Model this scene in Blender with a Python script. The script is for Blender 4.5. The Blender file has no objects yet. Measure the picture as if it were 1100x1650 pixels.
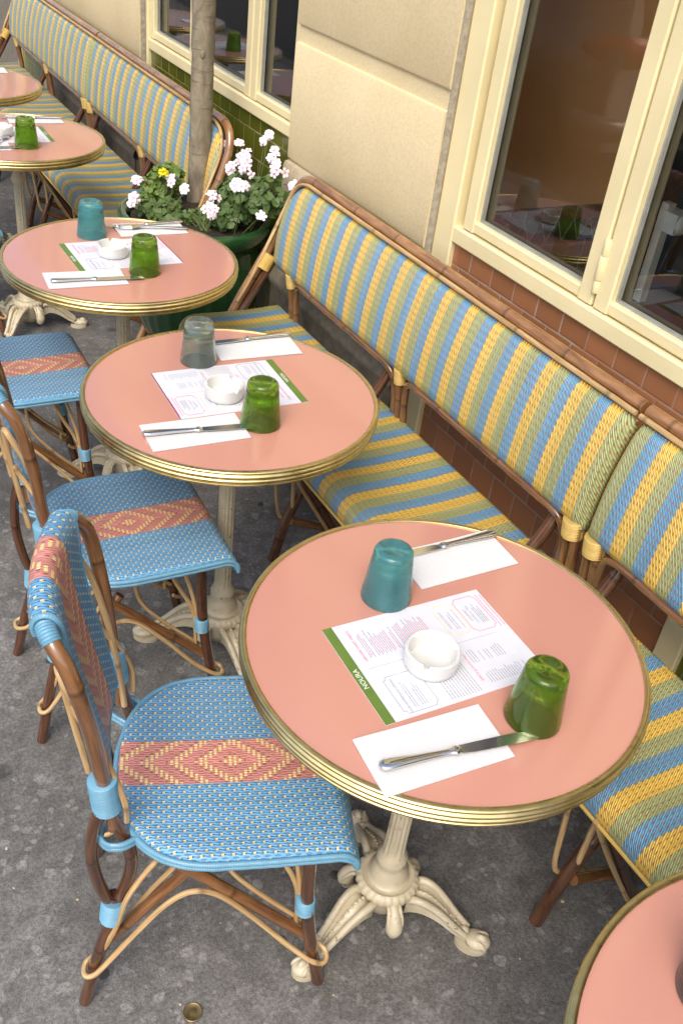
import bpy, math, random
import numpy as np
from mathutils import Matrix, Vector

# ------------------------------------------------------------------ camera, world, sun, exposure
scene = bpy.context.scene
COL = scene.collection
YAW, PITCH, ROLL, FPX, CAM_H = 0.584, 0.6171, 0.1397, 1498.5, 1.7088
fw = Vector((math.sin(YAW)*math.cos(PITCH), math.cos(YAW)*math.cos(PITCH), -math.sin(PITCH)))
rt = Vector((math.cos(YAW), -math.sin(YAW), 0))
up = rt.cross(fw)
r2 = math.cos(ROLL)*rt + math.sin(ROLL)*up
u2 = -math.sin(ROLL)*rt + math.cos(ROLL)*up
cd = bpy.data.cameras.new('camera')
cam = bpy.data.objects.new('camera', cd)
COL.objects.link(cam)
cam.matrix_world = Matrix(((r2.x, u2.x, -fw.x, 0), (r2.y, u2.y, -fw.y, 0), (r2.z, u2.z, -fw.z, CAM_H), (0, 0, 0, 1)))
cd.sensor_fit = 'VERTICAL'
cd.sensor_height = 36.0
cd.lens = 36.0*FPX/1650.0
cd.clip_start = 0.02
cd.clip_end = 500
scene.camera = cam

SUN_EL, SUN_AZ = math.radians(52), math.radians(224)     # azimuth clockwise from +Y
world = bpy.data.worlds.new('World')
scene.world = world
world.use_nodes = True
wt = world.node_tree
wt.nodes.clear()
sky = wt.nodes.new('ShaderNodeTexSky')
sky.sky_type = 'NISHITA'
sky.sun_disc = False
sky.sun_elevation = SUN_EL
sky.sun_rotation = SUN_AZ
sky.air_density = 1.0
sky.dust_density = 4.0
sky.ozone_density = 0.6
bg = wt.nodes.new('ShaderNodeBackground')
bg.inputs['Strength'].default_value = 0.15
wo = wt.nodes.new('ShaderNodeOutputWorld')
wt.links.new(sky.outputs[0], bg.inputs[0])
wt.links.new(bg.outputs[0], wo.inputs[0])
sl = bpy.data.lights.new('sun', 'SUN')
sl.energy = 0.95
sl.angle = math.radians(35)
sl.color = (1.0, 0.94, 0.85)
so = bpy.data.objects.new('sun', sl)
COL.objects.link(so)
sd = Vector((math.sin(SUN_AZ)*math.cos(SUN_EL), math.cos(SUN_AZ)*math.cos(SUN_EL), math.sin(SUN_EL)))
so.rotation_euler = sd.to_track_quat('Z', 'Y').to_euler()
so.location = (-4, -2, 6)
scene.view_settings.view_transform = 'Standard'
scene.view_settings.look = 'None'
scene.view_settings.exposure = 0.80
scene.view_settings.gamma = 1.0
scene.cycles.use_denoising = True
scene.cycles.max_bounces = 10
scene.cycles.transmission_bounces = 8
scene.cycles.transparent_max_bounces = 12
scene.cycles.caustics_reflective = False
scene.cycles.caustics_refractive = False

rng = random.Random(7)

# ------------------------------------------------------------------ mesh helpers
def catmull(pts, sub=6, closed=False):
    P = [np.array(p, float) for p in pts]
    n = len(P)
    out = []
    segs = n if closed else n-1
    for i in range(segs):
        if closed:
            a, b, c, d = P[(i-1) % n], P[i], P[(i+1) % n], P[(i+2) % n]
        else:
            b, c = P[i], P[i+1]
            a = P[i-1] if i > 0 else 2*b-c
            d = P[i+2] if i+2 < n else 2*c-b
        for k in range(sub):
            t = k/sub
            out.append(0.5*((2*b)+(c-a)*t+(2*a-5*b+4*c-d)*t*t+(3*b-a-3*c+d)*t**3))
    if not closed:
        out.append(P[-1])
    return np.array(out)

class MB:
    def __init__(self):
        self.v, self.f, self.uv, self.mi = [], [], [], []
        self.cur = 0
    def add(self, verts, faces, uvs):
        o = len(self.v)
        self.v += [tuple(map(float, p)) for p in verts]
        for f, u in zip(faces, uvs):
            self.f.append([o+i for i in f]); self.uv.append(u); self.mi.append(self.cur)
    def grid(self, P, UV, closed_u=False, flip=False):
        nu, nv = len(P), len(P[0])
        verts = [p for row in P for p in row]
        fs, us = [], []
        for i in range(nu if closed_u else nu-1):
            for j in range(nv-1):
                i2 = (i+1) % nu
                f = [i*nv+j, i2*nv+j, i2*nv+j+1, i*nv+j+1]
                ui = UV[i+1] if (i+1) < len(UV) else UV[i2]
                u = [UV[i][j], ui[j], ui[j+1], UV[i][j+1]]
                if flip: f.reverse(); u.reverse()
                fs.append(f); us.append([tuple(map(float, q)) for q in u])
        self.add(verts, fs, us)
        return self
    def tube(self, path, r, n=10, closed=False, cap=True, v0=0.0, flat=None):
        path = np.array(path, float)
        m = len(path)
        R = np.full(m, r, float) if np.isscalar(r) else np.array(r, float)
        T = np.gradient(path, axis=0)
        if closed:
            T = np.roll(path, -1, 0)-np.roll(path, 1, 0)
        T /= (np.linalg.norm(T, axis=1)[:, None]+1e-12)
        ref = np.array([0, 0, 1.0]) if abs(T[0][2]) < .9 else np.array([1.0, 0, 0])
        nrm = np.cross(T[0], ref); nrm /= np.linalg.norm(nrm)
        rows, L = [], v0
        N = []
        for i in range(m):
            nrm = nrm-T[i]*(nrm@T[i]); nrm /= (np.linalg.norm(nrm)+1e-12)
            N.append(nrm.copy())
        if closed:     # spread the twist left over
            e = N[0]; b = np.cross(T[0], N[-1])
            tw = math.atan2(e@b, e@N[-1])
            for i in range(m):
                a = tw*i/m; bb = np.cross(T[i], N[i])
                N[i] = N[i]*math.cos(a)+bb*math.sin(a)
        verts, uvr = [], []
        for i in range(m):
            if i: L += np.linalg.norm(path[i]-path[i-1])
            b = np.cross(T[i], N[i])
            for k in range(n):
                a = 2*math.pi*k/n
                s = 1.0 if flat is None else flat
                verts.append(path[i]+R[i]*(math.cos(a)*N[i]+s*math.sin(a)*b))
            uvr.append(L)
        fs, us = [], []
        for i in range(m if closed else m-1):
            i2 = (i+1) % m
            va, vb = uvr[i], (uvr[i+1] if i+1 < m else uvr[i]+.01)
            for k in range(n):
                k2 = (k+1) % n
                fs.append([i*n+k, i*n+k2, i2*n+k2, i2*n+k])
                us.append([(k/n, va), ((k+1)/n, va), ((k+1)/n, vb), (k/n, vb)])
        if cap and not closed:
            fs.append(list(range(n))[::-1]); us.append([(0.5, uvr[0])]*n)
            fs.append([(m-1)*n+k for k in range(n)]); us.append([(0.5, uvr[-1])]*n)
        self.add(verts, fs, us)
        return self
    def lathe(self, prof, n=48, c=(0, 0, 0), mod=None, cap=True):
        P, UV = [], []
        L = [0]
        for i in range(1, len(prof)):
            L.append(L[-1]+math.hypot(prof[i][0]-prof[i-1][0], prof[i][1]-prof[i-1][1]))
        for k in range(n):
            a = 2*math.pi*k/n
            row = []
            for (r, z) in prof:
                rr = mod(r, z, a) if mod else r
                row.append((c[0]+rr*math.cos(a), c[1]+rr*math.sin(a), c[2]+z))
            P.append(row)
        UV = [[(k/n, l) for l in L] for k in range(n+1)]
        self.grid(P, UV, closed_u=True)
        return self
    def box(self, x0, x1, y0, y1, z0, z1):
        V = [(x, y, z) for x in (x0, x1) for y in (y0, y1) for z in (z0, z1)]
        F = [([0, 1, 3, 2], 0), ([4, 6, 7, 5], 0), ([0, 4, 5, 1], 1), ([2, 3, 7, 6], 1), ([0, 2, 6, 4], 2), ([1, 5, 7, 3], 2)]
        us = []
        for f, ax in F:
            us.append([((V[i][1], V[i][2]) if ax == 0 else (V[i][0], V[i][2]) if ax == 1 else (V[i][0], V[i][1])) for i in f])
        self.add(V, [f for f, _ in F], us)
        return self
    def prism(self, poly, z0, z1):
        n = len(poly)
        V = [(x, y, z0) for x, y in poly]+[(x, y, z1) for x, y in poly]
        F = [list(range(n))[::-1], list(range(n, 2*n))]
        U = [[(V[i][0], V[i][1]) for i in f] for f in F]
        for i in range(n):
            j = (i+1) % n
            F.append([i, j, n+j, n+i]); U.append([(V[q][0]+V[q][1], V[q][2]) for q in F[-1]])
        self.add(V, F, U)
        return self
    def ell(self, c, r, n=14, m=9, rot=None):
        P = []
        for k in range(n):
            a = 2*math.pi*k/n
            row = []
            for j in range(m):
                b = -math.pi/2+math.pi*(j+.02)/(m-1+.04)
                p = np.array([r[0]*math.cos(b)*math.cos(a), r[1]*math.cos(b)*math.sin(a), r[2]*math.sin(b)])
                if rot is not None:
                    p = np.array([p[0]*math.cos(rot)-p[1]*math.sin(rot), p[0]*math.sin(rot)+p[1]*math.cos(rot), p[2]])
                row.append(np.array(c)+p)
            P.append(row)
        self.grid(P, [[(k/n, j*.01) for j in range(m)] for k in range(n+1)], closed_u=True)
        return self
    def build(self, name, mat, parent=None, smooth=True, angle=45, solid=None, offset=-1):
        me = bpy.data.meshes.new(name)
        me.from_pydata(self.v, [], self.f)
        uvl = me.uv_layers.new(name='UVMap')
        flat = [c for u in self.uv for p in u for c in p]
        uvl.data.foreach_set('uv', flat)
        mats = mat if isinstance(mat, (list, tuple)) else [mat]
        for m in mats: me.materials.append(m)
        if len(mats) > 1:
            me.polygons.foreach_set('material_index', self.mi)
        if smooth:
            me.polygons.foreach_set('use_smooth', [True]*len(me.polygons))
            me.set_sharp_from_angle(angle=math.radians(angle))
        me.update()
        o = bpy.data.objects.new(name, me)
        COL.objects.link(o)
        if parent is not None: o.parent = parent
        if solid:
            md = o.modifiers.new('solid', 'SOLIDIFY'); md.thickness = solid; md.offset = offset
        return o

def tag(o, label, cat, group=None, kind=None):
    if label: o['label'] = label
    if cat: o['category'] = cat
    if group: o['group'] = group
    if kind: o['kind'] = kind
    return o

def thing(name, label, cat, loc=(0, 0, 0), rz=0.0, group=None):
    o = bpy.data.objects.new(name, None)
    COL.objects.link(o)
    o.empty_display_size = .05
    o.location = loc; o.rotation_euler = (0, 0, rz)
    return tag(o, label, cat, group)

def copy_tree(root, loc, rz, label, parent=None):
    c = root.copy(); COL.objects.link(c)
    if parent is None:
        c.location = loc; c.rotation_euler = (0, 0, rz); c['label'] = label
    else:
        c.parent = parent
    for ch in [x for x in bpy.data.objects if x.parent == root]:
        copy_tree(ch, None, None, None, c)
    return c

# ------------------------------------------------------------------ shader helpers
class S:
    """socket wrapper: python arithmetic builds Math nodes"""
    def __init__(self, nt, s): self.nt, self.s = nt, s
    def m(self, op, b=None, c=None):
        n = self.nt.nodes.new('ShaderNodeMath'); n.operation = op
        for i, x in enumerate((self, b, c)):
            if x is None: continue
            if isinstance(x, S): self.nt.links.new(x.s, n.inputs[i])
            else: n.inputs[i].default_value = float(x)
        return S(self.nt, n.outputs[0])
    def __add__(s, b): return s.m('ADD', b)
    def __sub__(s, b): return s.m('SUBTRACT', b)
    def __mul__(s, b): return s.m('MULTIPLY', b)
    def __truediv__(s, b): return s.m('DIVIDE', b)
    __radd__ = __add__
    __rmul__ = __mul__
    def floor(s): return s.m('FLOOR')
    def frac(s): return s.m('FRACT')
    def abs(s): return s.m('ABSOLUTE')
    def sin(s): return s.m('SINE')
    def lt(s, b): return s.m('LESS_THAN', b)
    def gt(s, b): return s.m('GREATER_THAN', b)
    def mod(s, b): return s.m('FLOORED_MODULO', b)
    def mx(s, b): return s.m('MAXIMUM', b)
    def mn(s, b): return s.m('MINIMUM', b)
    def neg(s): return s*-1.0
    def inv(s): return (s*-1.0)+1.0
    def step(s, a, b):     # smooth ramp a..b -> 0..1
        n = s.nt.nodes.new('ShaderNodeMapRange'); n.interpolation_type = 'SMOOTHSTEP'
        s.nt.links.new(s.s, n.inputs[0])
        n.inputs[1].default_value = a; n.inputs[2].default_value = b
        return S(s.nt, n.outputs[0])

class M:
    def __init__(self, name, rough=.5, metal=0, spec=.5, coat=0, color=(.5, .5, .5)):
        self.mat = bpy.data.materials.new(name); self.mat.use_nodes = True
        self.nt = self.mat.node_tree
        self.b = self.nt.nodes['Principled BSDF']
        self.set('Roughness', rough); self.set('Metallic', metal); self.set('Specular IOR Level', spec)
        self.set('Coat Weight', coat); self.set('Coat Roughness', .1)
        self.set('Base Color', color)
    def set(self, k, v):
        i = self.b.inputs[k]
        if isinstance(v, S): self.nt.links.new(v.s, i)
        elif isinstance(v, (tuple, list)): i.default_value = (*v, 1) if len(v) == 3 else v
        else: i.default_value = v
        return self
    def uv(self):
        t = self.nt.nodes.new('ShaderNodeTexCoord')
        x = self.nt.nodes.new('ShaderNodeSeparateXYZ'); self.nt.links.new(t.outputs['UV'], x.inputs[0])
        return S(self.nt, x.outputs[0]), S(self.nt, x.outputs[1])
    def co(self, kind='Object'):
        t = self.nt.nodes.new('ShaderNodeTexCoord'); return S(self.nt, t.outputs[kind])
    def scale(self, v, s):
        n = self.nt.nodes.new('ShaderNodeMapping'); self.nt.links.new(v.s, n.inputs[0])
        n.inputs['Scale'].default_value = s; return S(self.nt, n.outputs[0])
    def vec(self, x, y, z=0.0):
        n = self.nt.nodes.new('ShaderNodeCombineXYZ')
        for i, q in enumerate((x, y, z)):
            if isinstance(q, S): self.nt.links.new(q.s, n.inputs[i])
            else: n.inputs[i].default_value = q
        return S(self.nt, n.outputs[0])
    def noise(self, v, scale, detail=4, rough=.55, dist=0):
        n = self.nt.nodes.new('ShaderNodeTexNoise'); self.nt.links.new(v.s, n.inputs['Vector'])
        n.inputs['Scale'].default_value = scale; n.inputs['Detail'].default_value = detail
        n.inputs['Roughness'].default_value = rough; n.inputs['Distortion'].default_value = dist
        return S(self.nt, n.outputs['Fac'])
    def voro(self, v, scale, feature='F1', out='Distance', rnd=1.0):
        n = self.nt.nodes.new('ShaderNodeTexVoronoi'); self.nt.links.new(v.s, n.inputs['Vector'])
        n.feature = feature
        n.inputs['Scale'].default_value = scale; n.inputs['Randomness'].default_value = rnd
        return S(self.nt, n.outputs[out])
    def white(self, v):
        n = self.nt.nodes.new('ShaderNodeTexWhiteNoise'); n.noise_dimensions = '3D'
        self.nt.links.new(v.s, n.inputs['Vector']); return S(self.nt, n.outputs['Value'])
    def mix(self, f, a, b, mode='MIX'):
        n = self.nt.nodes.new('ShaderNodeMix'); n.data_type = 'RGBA'; n.blend_type = mode
        for i, x in ((0, f), (6, a), (7, b)):
            if isinstance(x, S): self.nt.links.new(x.s, n.inputs[i])
            elif isinstance(x, (tuple, list)): n.inputs[i].default_value = (*x, 1)
            else: n.inputs[i].default_value = x
        return S(self.nt, n.outputs[2])
    def bump(self, h, strength=.5, dist=.002):
        n = self.nt.nodes.new('ShaderNodeBump'); n.inputs['Strength'].default_value = strength
        n.inputs['Distance'].default_value = dist
        self.nt.links.new(h.s, n.inputs['Height']); self.nt.links.new(n.outputs[0], self.b.inputs['Normal'])
        return self
    def rand(self):
        n = self.nt.nodes.new('ShaderNodeObjectInfo'); return S(self.nt, n.outputs['Random'])

def gray(m, s, lo, hi):      # multiplier colour between lo and hi
    return m.mix(s, (lo,)*3, (hi,)*3)

# ---- plain
def plain(name, color, rough=.5, metal=0, coat=0, var=.12, nscale=30, bump=0, spec=.5):
    m = M(name, rough, metal, spec, coat, color)
    n = m.noise(m.co(), nscale, 5)
    m.set('Base Color', m.mix(1.0, color, gray(m, n.step(.25, .75), 1-var, 1+var), 'MULTIPLY'))
    m.set('Roughness', n*0.25+(rough-.12))
    if bump: m.bump(n, bump, .002)
    return m.mat

# ---- ground
def mat_ground():
    m = M('worn_asphalt', .8, spec=.35)
    c = m.co()
    big = m.noise(c, 1.6, 4, .6)
    mid = m.noise(c, 19, 6, .7, .4)
    fine = m.noise(c, 130, 4, .7)
    grit = m.noise(c, 420, 2, .6)
    warp = m.mix(.06, c, m.vec(m.noise(c, 9), m.noise(c, 13)))
    sp1 = m.voro(warp, 21); sp2 = m.voro(warp, 36)
    spots = sp1.step(.26, .19)*m.noise(c, 5, 2).step(.30, .52)
    spots2 = sp2.step(.27, .19)*m.noise(c, 7, 2).step(.34, .54)
    col = m.mix(big.step(.40, .60), (.165, .162, .155), (.250, .246, .237))
    col = m.mix(mid.step(.38, .62), m.mix(.5, col, (.068, .065, .060)), col)
    col = m.mix(spots*.48, col, (.37, .36, .345))
    col = m.mix(spots2*.48, col, (.38, .37, .355))
    col = m.mix(fine.step(.40, .60)*1.0, m.mix(.45, col, (.035, .033, .031)), col)
    col = m.mix(grit.step(.58, .70)*.45, col, (.42, .41, .39))
    dk = m.voro(warp, 4.3)
    col = m.mix(dk.step(.13, .05)*.6, col, (.02, .019, .018))
    m.set('Base Color', col)
    m.set('Roughness', mid*.25+.62)
    m.bump(mid*.5+fine*.8+grit*.5+spots*.2, .75, .004)
    return m.mat

def mat_stucco():
    m = M('cream_stucco', .85, spec=.25)
    c = m.co()
    n1 = m.noise(c, 330, 3, .6); n2 = m.noise(c, 120, 3, .55); n3 = m.noise(c, 2.2, 4, .6)
    col = m.mix(n3.step(.3, .7), (.69, .575, .335), (.76, .64, .395))
    col = m.mix(n2.step(.30, .62), m.mix(.16, col, (.30, .24, .15)), col)
    m.set('Base Color', col)
    m.bump(n1*.7+n2*.6, .5, .003)
    return m.mat

def mat_tile(name, base, pitch_u, pitch_v, v_off, u_off=0.0, shift=.5, grout=(.38, .33, .27), gw=.0022, rough=.22, var=.22):
    m = M(name, rough, coat=.25)
    u, v = m.uv()
    v = (v-v_off)/pitch_v
    row = v.floor()
    u = (u-u_off)/pitch_u+row.mod(2.0)*shift
    cu = u.floor()
    fu = (u.frac()-.5).abs(); fv = (v.frac()-.5).abs()
    g = (fu.gt(.5-gw/pitch_u)).mx(fv.gt(.5-gw/pitch_v))
    w = m.white(m.vec(cu, row, 3.1))
    n = m.noise(m.co(), 25, 4)
    col = m.mix(1.0, base, gray(m, w*.7+n*.3, 1-var, 1+var), 'MULTIPLY')
    dirty = m.noise(m.co(), 40, 3).step(.35, .6)
    gcol = m.mix(m.noise(m.co(), 14, 3).step(.40, .62), m.mix(.22, base, grout), m.mix(dirty, m.mix(.55, base, grout), grout))
    m.set('Base Color', m.mix(g, col, gcol))
    m.set('Roughness', g*.55+n*.18+(rough-.09))
    edge = fu.step(.5, .44).mn(fv.step(.5, .44))
    m.bump(edge+n*.15+w*.2, .5, .0018)
    return m.mat

def mat_wood(name, dark, light, rough=.20, node=.23, coat=1.0, streak=.9):
    m = M(name, rough, coat=coat)
    u, v = m.uv()
    r = m.rand()
    c = m.vec((u*6.2832).sin()*streak, v*9.0+r*30, u*2)
    n = m.noise(c, 1.3, 3, .5, .3)
    n2 = m.noise(m.vec(u*12, v*4+r*11), 1.0, 2)
    vv = v/node+r+m.noise(m.vec(v*3, r*9), 1.0, 1)*.5
    nd = (vv.frac()-.5).abs()
    ring = nd.step(.035, .0)
    col = m.mix(n.step(.28, .72), dark, light)
    col = m.mix(n2.step(.60, .80)*.28, col, tuple(.35*x for x in dark))
    band = m.noise(m.vec(v*5, r*7), 1.0, 2)
    col = m.mix(1.0, col, gray(m, band, .70, 1.30), 'MULTIPLY')
    col = m.mix(ring*.6, col, tuple(.30*x for x in dark))
    m.set('Base Color', col)
    m.set('Roughness', n*.25+(rough-.1))
    m.bump(nd.step(.06, .0), .4, .003)
    return m.mat

BLUE = (.125, .325, .54)
def mat_weave_chair():
    m = M('blue_pink_weave', .34, spec=.5)
    u, v = m.uv()
    pr, pw = .0092, .0080
    ru = u/pr; row = ru.floor(); fr = ru.frac()
    par = row.mod(2.0)
    vv = v/(2*pw)+par*.5
    dv = (vv.frac()-.5).abs(); du = (fr-.5).abs()
    dot = dv.lt(.130)*du.lt(.22)
    gap = dv.lt(.37)*(du-(dv.neg()+.37)*.50).lt(0.0)*dot.inv()
    # strands undulate round the warps
    su = u/.0046+(vv*6.2832).sin()*.20
    si = su.floor(); sf = su.frac()
    prof = (sf*3.14159).sin()
    zone = u.abs().lt(.0445)
    wv = v/pw
    wi = (wv.floor()+.5).abs()
    fw_ = (wv.frac()-.5).abs().lt(.27)
    a = u.abs()/.0064+wi
    dash = ((a/5.6).frac()).lt(.39)*fw_*zone
    yel = (dot*zone.inv()).mx(dash)
    rnd = m.white(m.vec(si, 1.0, 2.0))
    lng = m.noise(m.vec(u*300, v*14), 1.0, 2)
    cb = m.mix(zone, BLUE, (.60, .245, .205))
    cb = m.mix(1.0, cb, gray(m, rnd*.6+lng*.4, .78, 1.28), 'MULTIPLY')
    cb = m.mix(prof.step(.55, .05)*.60, cb, m.mix(zone, (.02, .06, .12), (.12, .03, .025)))
    cb = m.mix(gap*zone.inv()*.80, cb, (.012, .028, .05))
    shadow = ((a/5.6).frac()-.43).abs().lt(.09)*zone*fw_
    cb = m.mix(shadow*.5, cb, (.10, .03, .03))
    m.set('Base Color', m.mix(yel, cb, (.74, .58, .25)))
    m.bump(prof*.55+yel*.9+gap*-.8, .75, .0022)
    return m.mat

def mat_weave_bench():
    m = M('striped_bench_weave', .36, spec=.5)
    u, v = m.uv()
    pr, pv = .0081, .0157
    tri = ((v/pv).frac()-.5)
    w = m.noise(m.vec(u*9, v*9), 1.0, 2)
    uw = u+tri*.0034+(w-.5)*.004
    grp = (uw/.0324).floor().mod(3.0)
    ru = uw/pr; fr = ru.frac(); row = ru.floor()
    du = (fr-.5).abs().neg()+.5           # 0 on row boundary
    off = m.white(m.vec(row, 7.0, 1.0))*.22
    dv = ((v/pv+off).frac()-.5).abs()
    hole = dv.lt(.29)*(du-(dv.neg()+.31)*.55).lt(0.0)
    pin = dv.lt(.12)*du.lt(.12)
    su = (u+tri*.0081)/.00405
    si = su.floor(); prof = (su.frac()*3.14159).sin()
    rnd = m.white(m.vec(si, 4.0, 2.0))
    base = m.mix(grp.gt(.5), (.83, .56, .11), m.mix(grp.gt(1.5), (.40, .44, .20), (.165, .375, .57)))
    lng = m.noise(m.vec(u*260, v*18), 1.0, 2)
    cb = m.mix(1.0, base, gray(m, rnd*.6+lng*.4, .80, 1.26), 'MULTIPLY')
    cb = m.mix(prof.step(.62, .05)*.60, cb, m.mix(.25, (0.02, .015, .01), base))
    cb = m.mix(hole*.78, cb, (.12, .04, .025))
    cb = m.mix(pin, cb, (.46, .13, .09))
    m.set('Base Color', cb)
    m.bump(prof*.7+hole*-.9, .9, .003)
    return m.mat

def mat_wrap(name, col):
    m = M(name, .35)
    u, v = m.uv()
    n = m.noise(m.co(), 90, 3)
    st = (v/.0038*3.14159).sin().abs()
    c = m.mix(1.0, col, gray(m, n, .82, 1.15), 'MULTIPLY')
    m.set('Base Color', m.mix(st.step(.45, .0)*.45, c, tuple(.2*x for x in col)))
    return m.mat

def mat_laminate():
    m = M('salmon_laminate', .2, spec=.6, coat=.25)
    c = m.co()
    n = m.noise(c, 3, 3); n2 = m.noise(c, 420, 2); n3 = m.noise(c, 60, 3)
    m.set('Base Color', m.mix(n, (.505, .240, .180), (.55, .265, .200)))
    m.set('Roughness', n3.step(.35, .75)*.07+m.noise(c, 7, 4).step(.35, .7)*.07+.085)
    m.bump(n2, .06, .0008)
    return m.mat

def mat_brass():
    m = M('aged_brass', .24, metal=1.0)
    c = m.co()
    n = m.noise(c, 40, 5); n2 = m.noise(c, 8, 3)
    col = m.mix(n.step(.35, .7), (.70, .55, .24), (.80, .64, .31))
    col = m.mix(n2.step(.55, .8)*.2, col, (.36, .26, .10))
    m.set('Base Color', col)
    m.set('Roughness', n*.2+.20)
    m.bump(m.noise(c, 260, 3), .03, .001)
    return m.mat

def mat_iron():
    m = M('cream_painted_iron', .42, coat=.1)
    c = m.co()
    n = m.noise(c, 18, 5); ch = m.noise(c, 75, 4, .6)
    col = m.mix(n.step(.3, .7), (.46, .405, .285), (.56, .50, .365))
    chip = ch.step(.62, .645)*m.noise(c, 11, 2).step(.45, .60)
    col = m.mix(chip*.85, col, (.10, .07, .045))
    m.set('Base Color', col)
    m.bump(n*.4+chip*-1.0+m.noise(c, 160, 3)*.25, .35, .0015)
    return m.mat

def mat_glassware(name, col, dens, rough=.12, milky=.25):
    """thick hand-made coloured glass with fine bubbles"""
    m = M(name, rough, spec=.5)
    c = m.co()
    n = m.noise(c, 26, 4); b = m.voro(c, 260).step(.28, .12)
    colv = m.mix(n.step(.3, .7), tuple(x*.92 for x in col), tuple(min(1, x*1.06) for x in col))
    colv = m.mix(b*.16, colv, tuple(min(1, x*1.6+.12) for x in col))
    m.set('Base Color', colv)
    m.set('Transmission Weight', dens)
    m.set('IOR', 1.45)
    m.set('Roughness', n*.08+rough)
    m.bump(m.noise(c, 22, 2)+b*.3, .10, .002)
    return m.mat

def mat_window():
    mat = bpy.data.materials.new('window_glass'); mat.use_nodes = True
    nt = mat.node_tree; nt.nodes.clear()
    o = nt.nodes.new('ShaderNodeOutputMaterial')
    mx = nt.nodes.new('ShaderNodeMixShader')
    tr = nt.nodes.new('ShaderNodeBsdfTransparent'); tr.inputs[0].default_value = (.90, .92, .90, 1)
    gl = nt.nodes.new('ShaderNodeBsdfGlossy'); gl.inputs['Roughness'].default_value = .004
    gl.inputs['Color'].default_value = (1, 1, 1, 1)
    fr = nt.nodes.new('ShaderNodeFresnel'); fr.inputs['IOR'].default_value = 1.5
    mu = nt.nodes.new('ShaderNodeMath'); mu.operation = 'MULTIPLY'; mu.inputs[1].default_value = 1.5
    nt.links.new(fr.outputs[0], mu.inputs[0]); nt.links.new(mu.outputs[0], mx.inputs[0])
    nt.links.new(tr.outputs[0], mx.inputs[1]); nt.links.new(gl.outputs[0], mx.inputs[2])
    nt.links.new(mx.outputs[0], o.inputs[0])
    return mat

def mat_bark():
    m = M('grey_bark', .8, spec=.2)
    c = m.co()
    n = m.noise(m.scale(c, (1, 1, .45)), 26, 6, .65, .6); n2 = m.noise(c, 7, 4)
    l = m.noise(m.scale(c, (3, 3, 22)), 4, 3)
    col = m.mix(n.step(.3, .7), (.15, .125, .09), (.31, .265, .19))
    col = m.mix(n2.step(.45, .7)*.6, col, (.21, .20, .13))
    col = m.mix(l.step(.60, .72)*.5, col, (.08, .06, .04))
    m.set('Base Color', col)
    m.bump(n+l*.4, .6, .006)
    return m.mat

def mat_leaf(name, a, b):
    m = M(name, .5, spec=.35)
    n = m.noise(m.co(), 14, 3); n2 = m.noise(m.co(), 90, 2)
    m.set('Base Color', m.mix(n*.6+n2*.4, a, b))
    m.set('Subsurface Weight', .0)
    return m.mat

def mat_petal():
    m = M('pale_pink_petals', .6, spec=.2)
    u, v = m.uv()
    n = m.noise(m.co(), 60, 3)
    col = m.mix(n, (.76, .60, .68), (.90, .83, .86))
    col = m.mix(v.step(.50, .05)*.7, col, (.42, .10, .26))
    m.set('Base Color', col)
    return m.mat

def mat_glaze():
    m = M('green_ceramic_glaze', .12, coat=.7)
    c = m.co()
    n = m.noise(c, 7, 4); n2 = m.noise(c, 50, 3)
    m.set('Base Color', m.mix(n*.7+n2*.3, (.006, .035, .010), (.02, .085, .022)))
    m.bump(n2, .12, .002)
    return m.mat

def mat_checks():
    m = M('black_and_cream_check_tiles', .25, coat=.3)
    u, v = m.uv()
    cu, cv = (u/.135), (v/.135)
    k = (cu.floor()+cv.floor()).mod(2.0)
    fu, fv = (cu.frac()-.5), (cv.frac()-.5)
    rr = (fu*fu+fv*fv).m('SQRT')
    pet = ((fu*fv).abs()).lt(.018)*rr.lt(.40)*rr.gt(.10)
    g = fu.abs().gt(.485).mx(fv.abs().gt(.485))
    col = m.mix(k, (.012, .012, .012), m.mix(pet, (.75, .68, .50), (.10, .10, .08)))
    m.set('Base Color', m.mix(g, col, (.10, .09, .07)))
    return m.mat

def mat_zigzag():
    m = M('green_black_triangle_tiles', .25, coat=.3)
    u, v = m.uv()               # v 0..1 over the band
    t = ((u/.062).frac()-.5).abs()*2
    jag = m.noise(m.vec(u*160, v*14), 1.0, 1)*.10
    d = v-t+jag-.05
    col = m.mix(d.gt(0.0), (.012, .010, .008), (.060, .075, .014))
    col = m.mix(d.abs().lt(.07), col, (.34, .30, .22))
    m.set('Base Color', col)
    return m.mat

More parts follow.
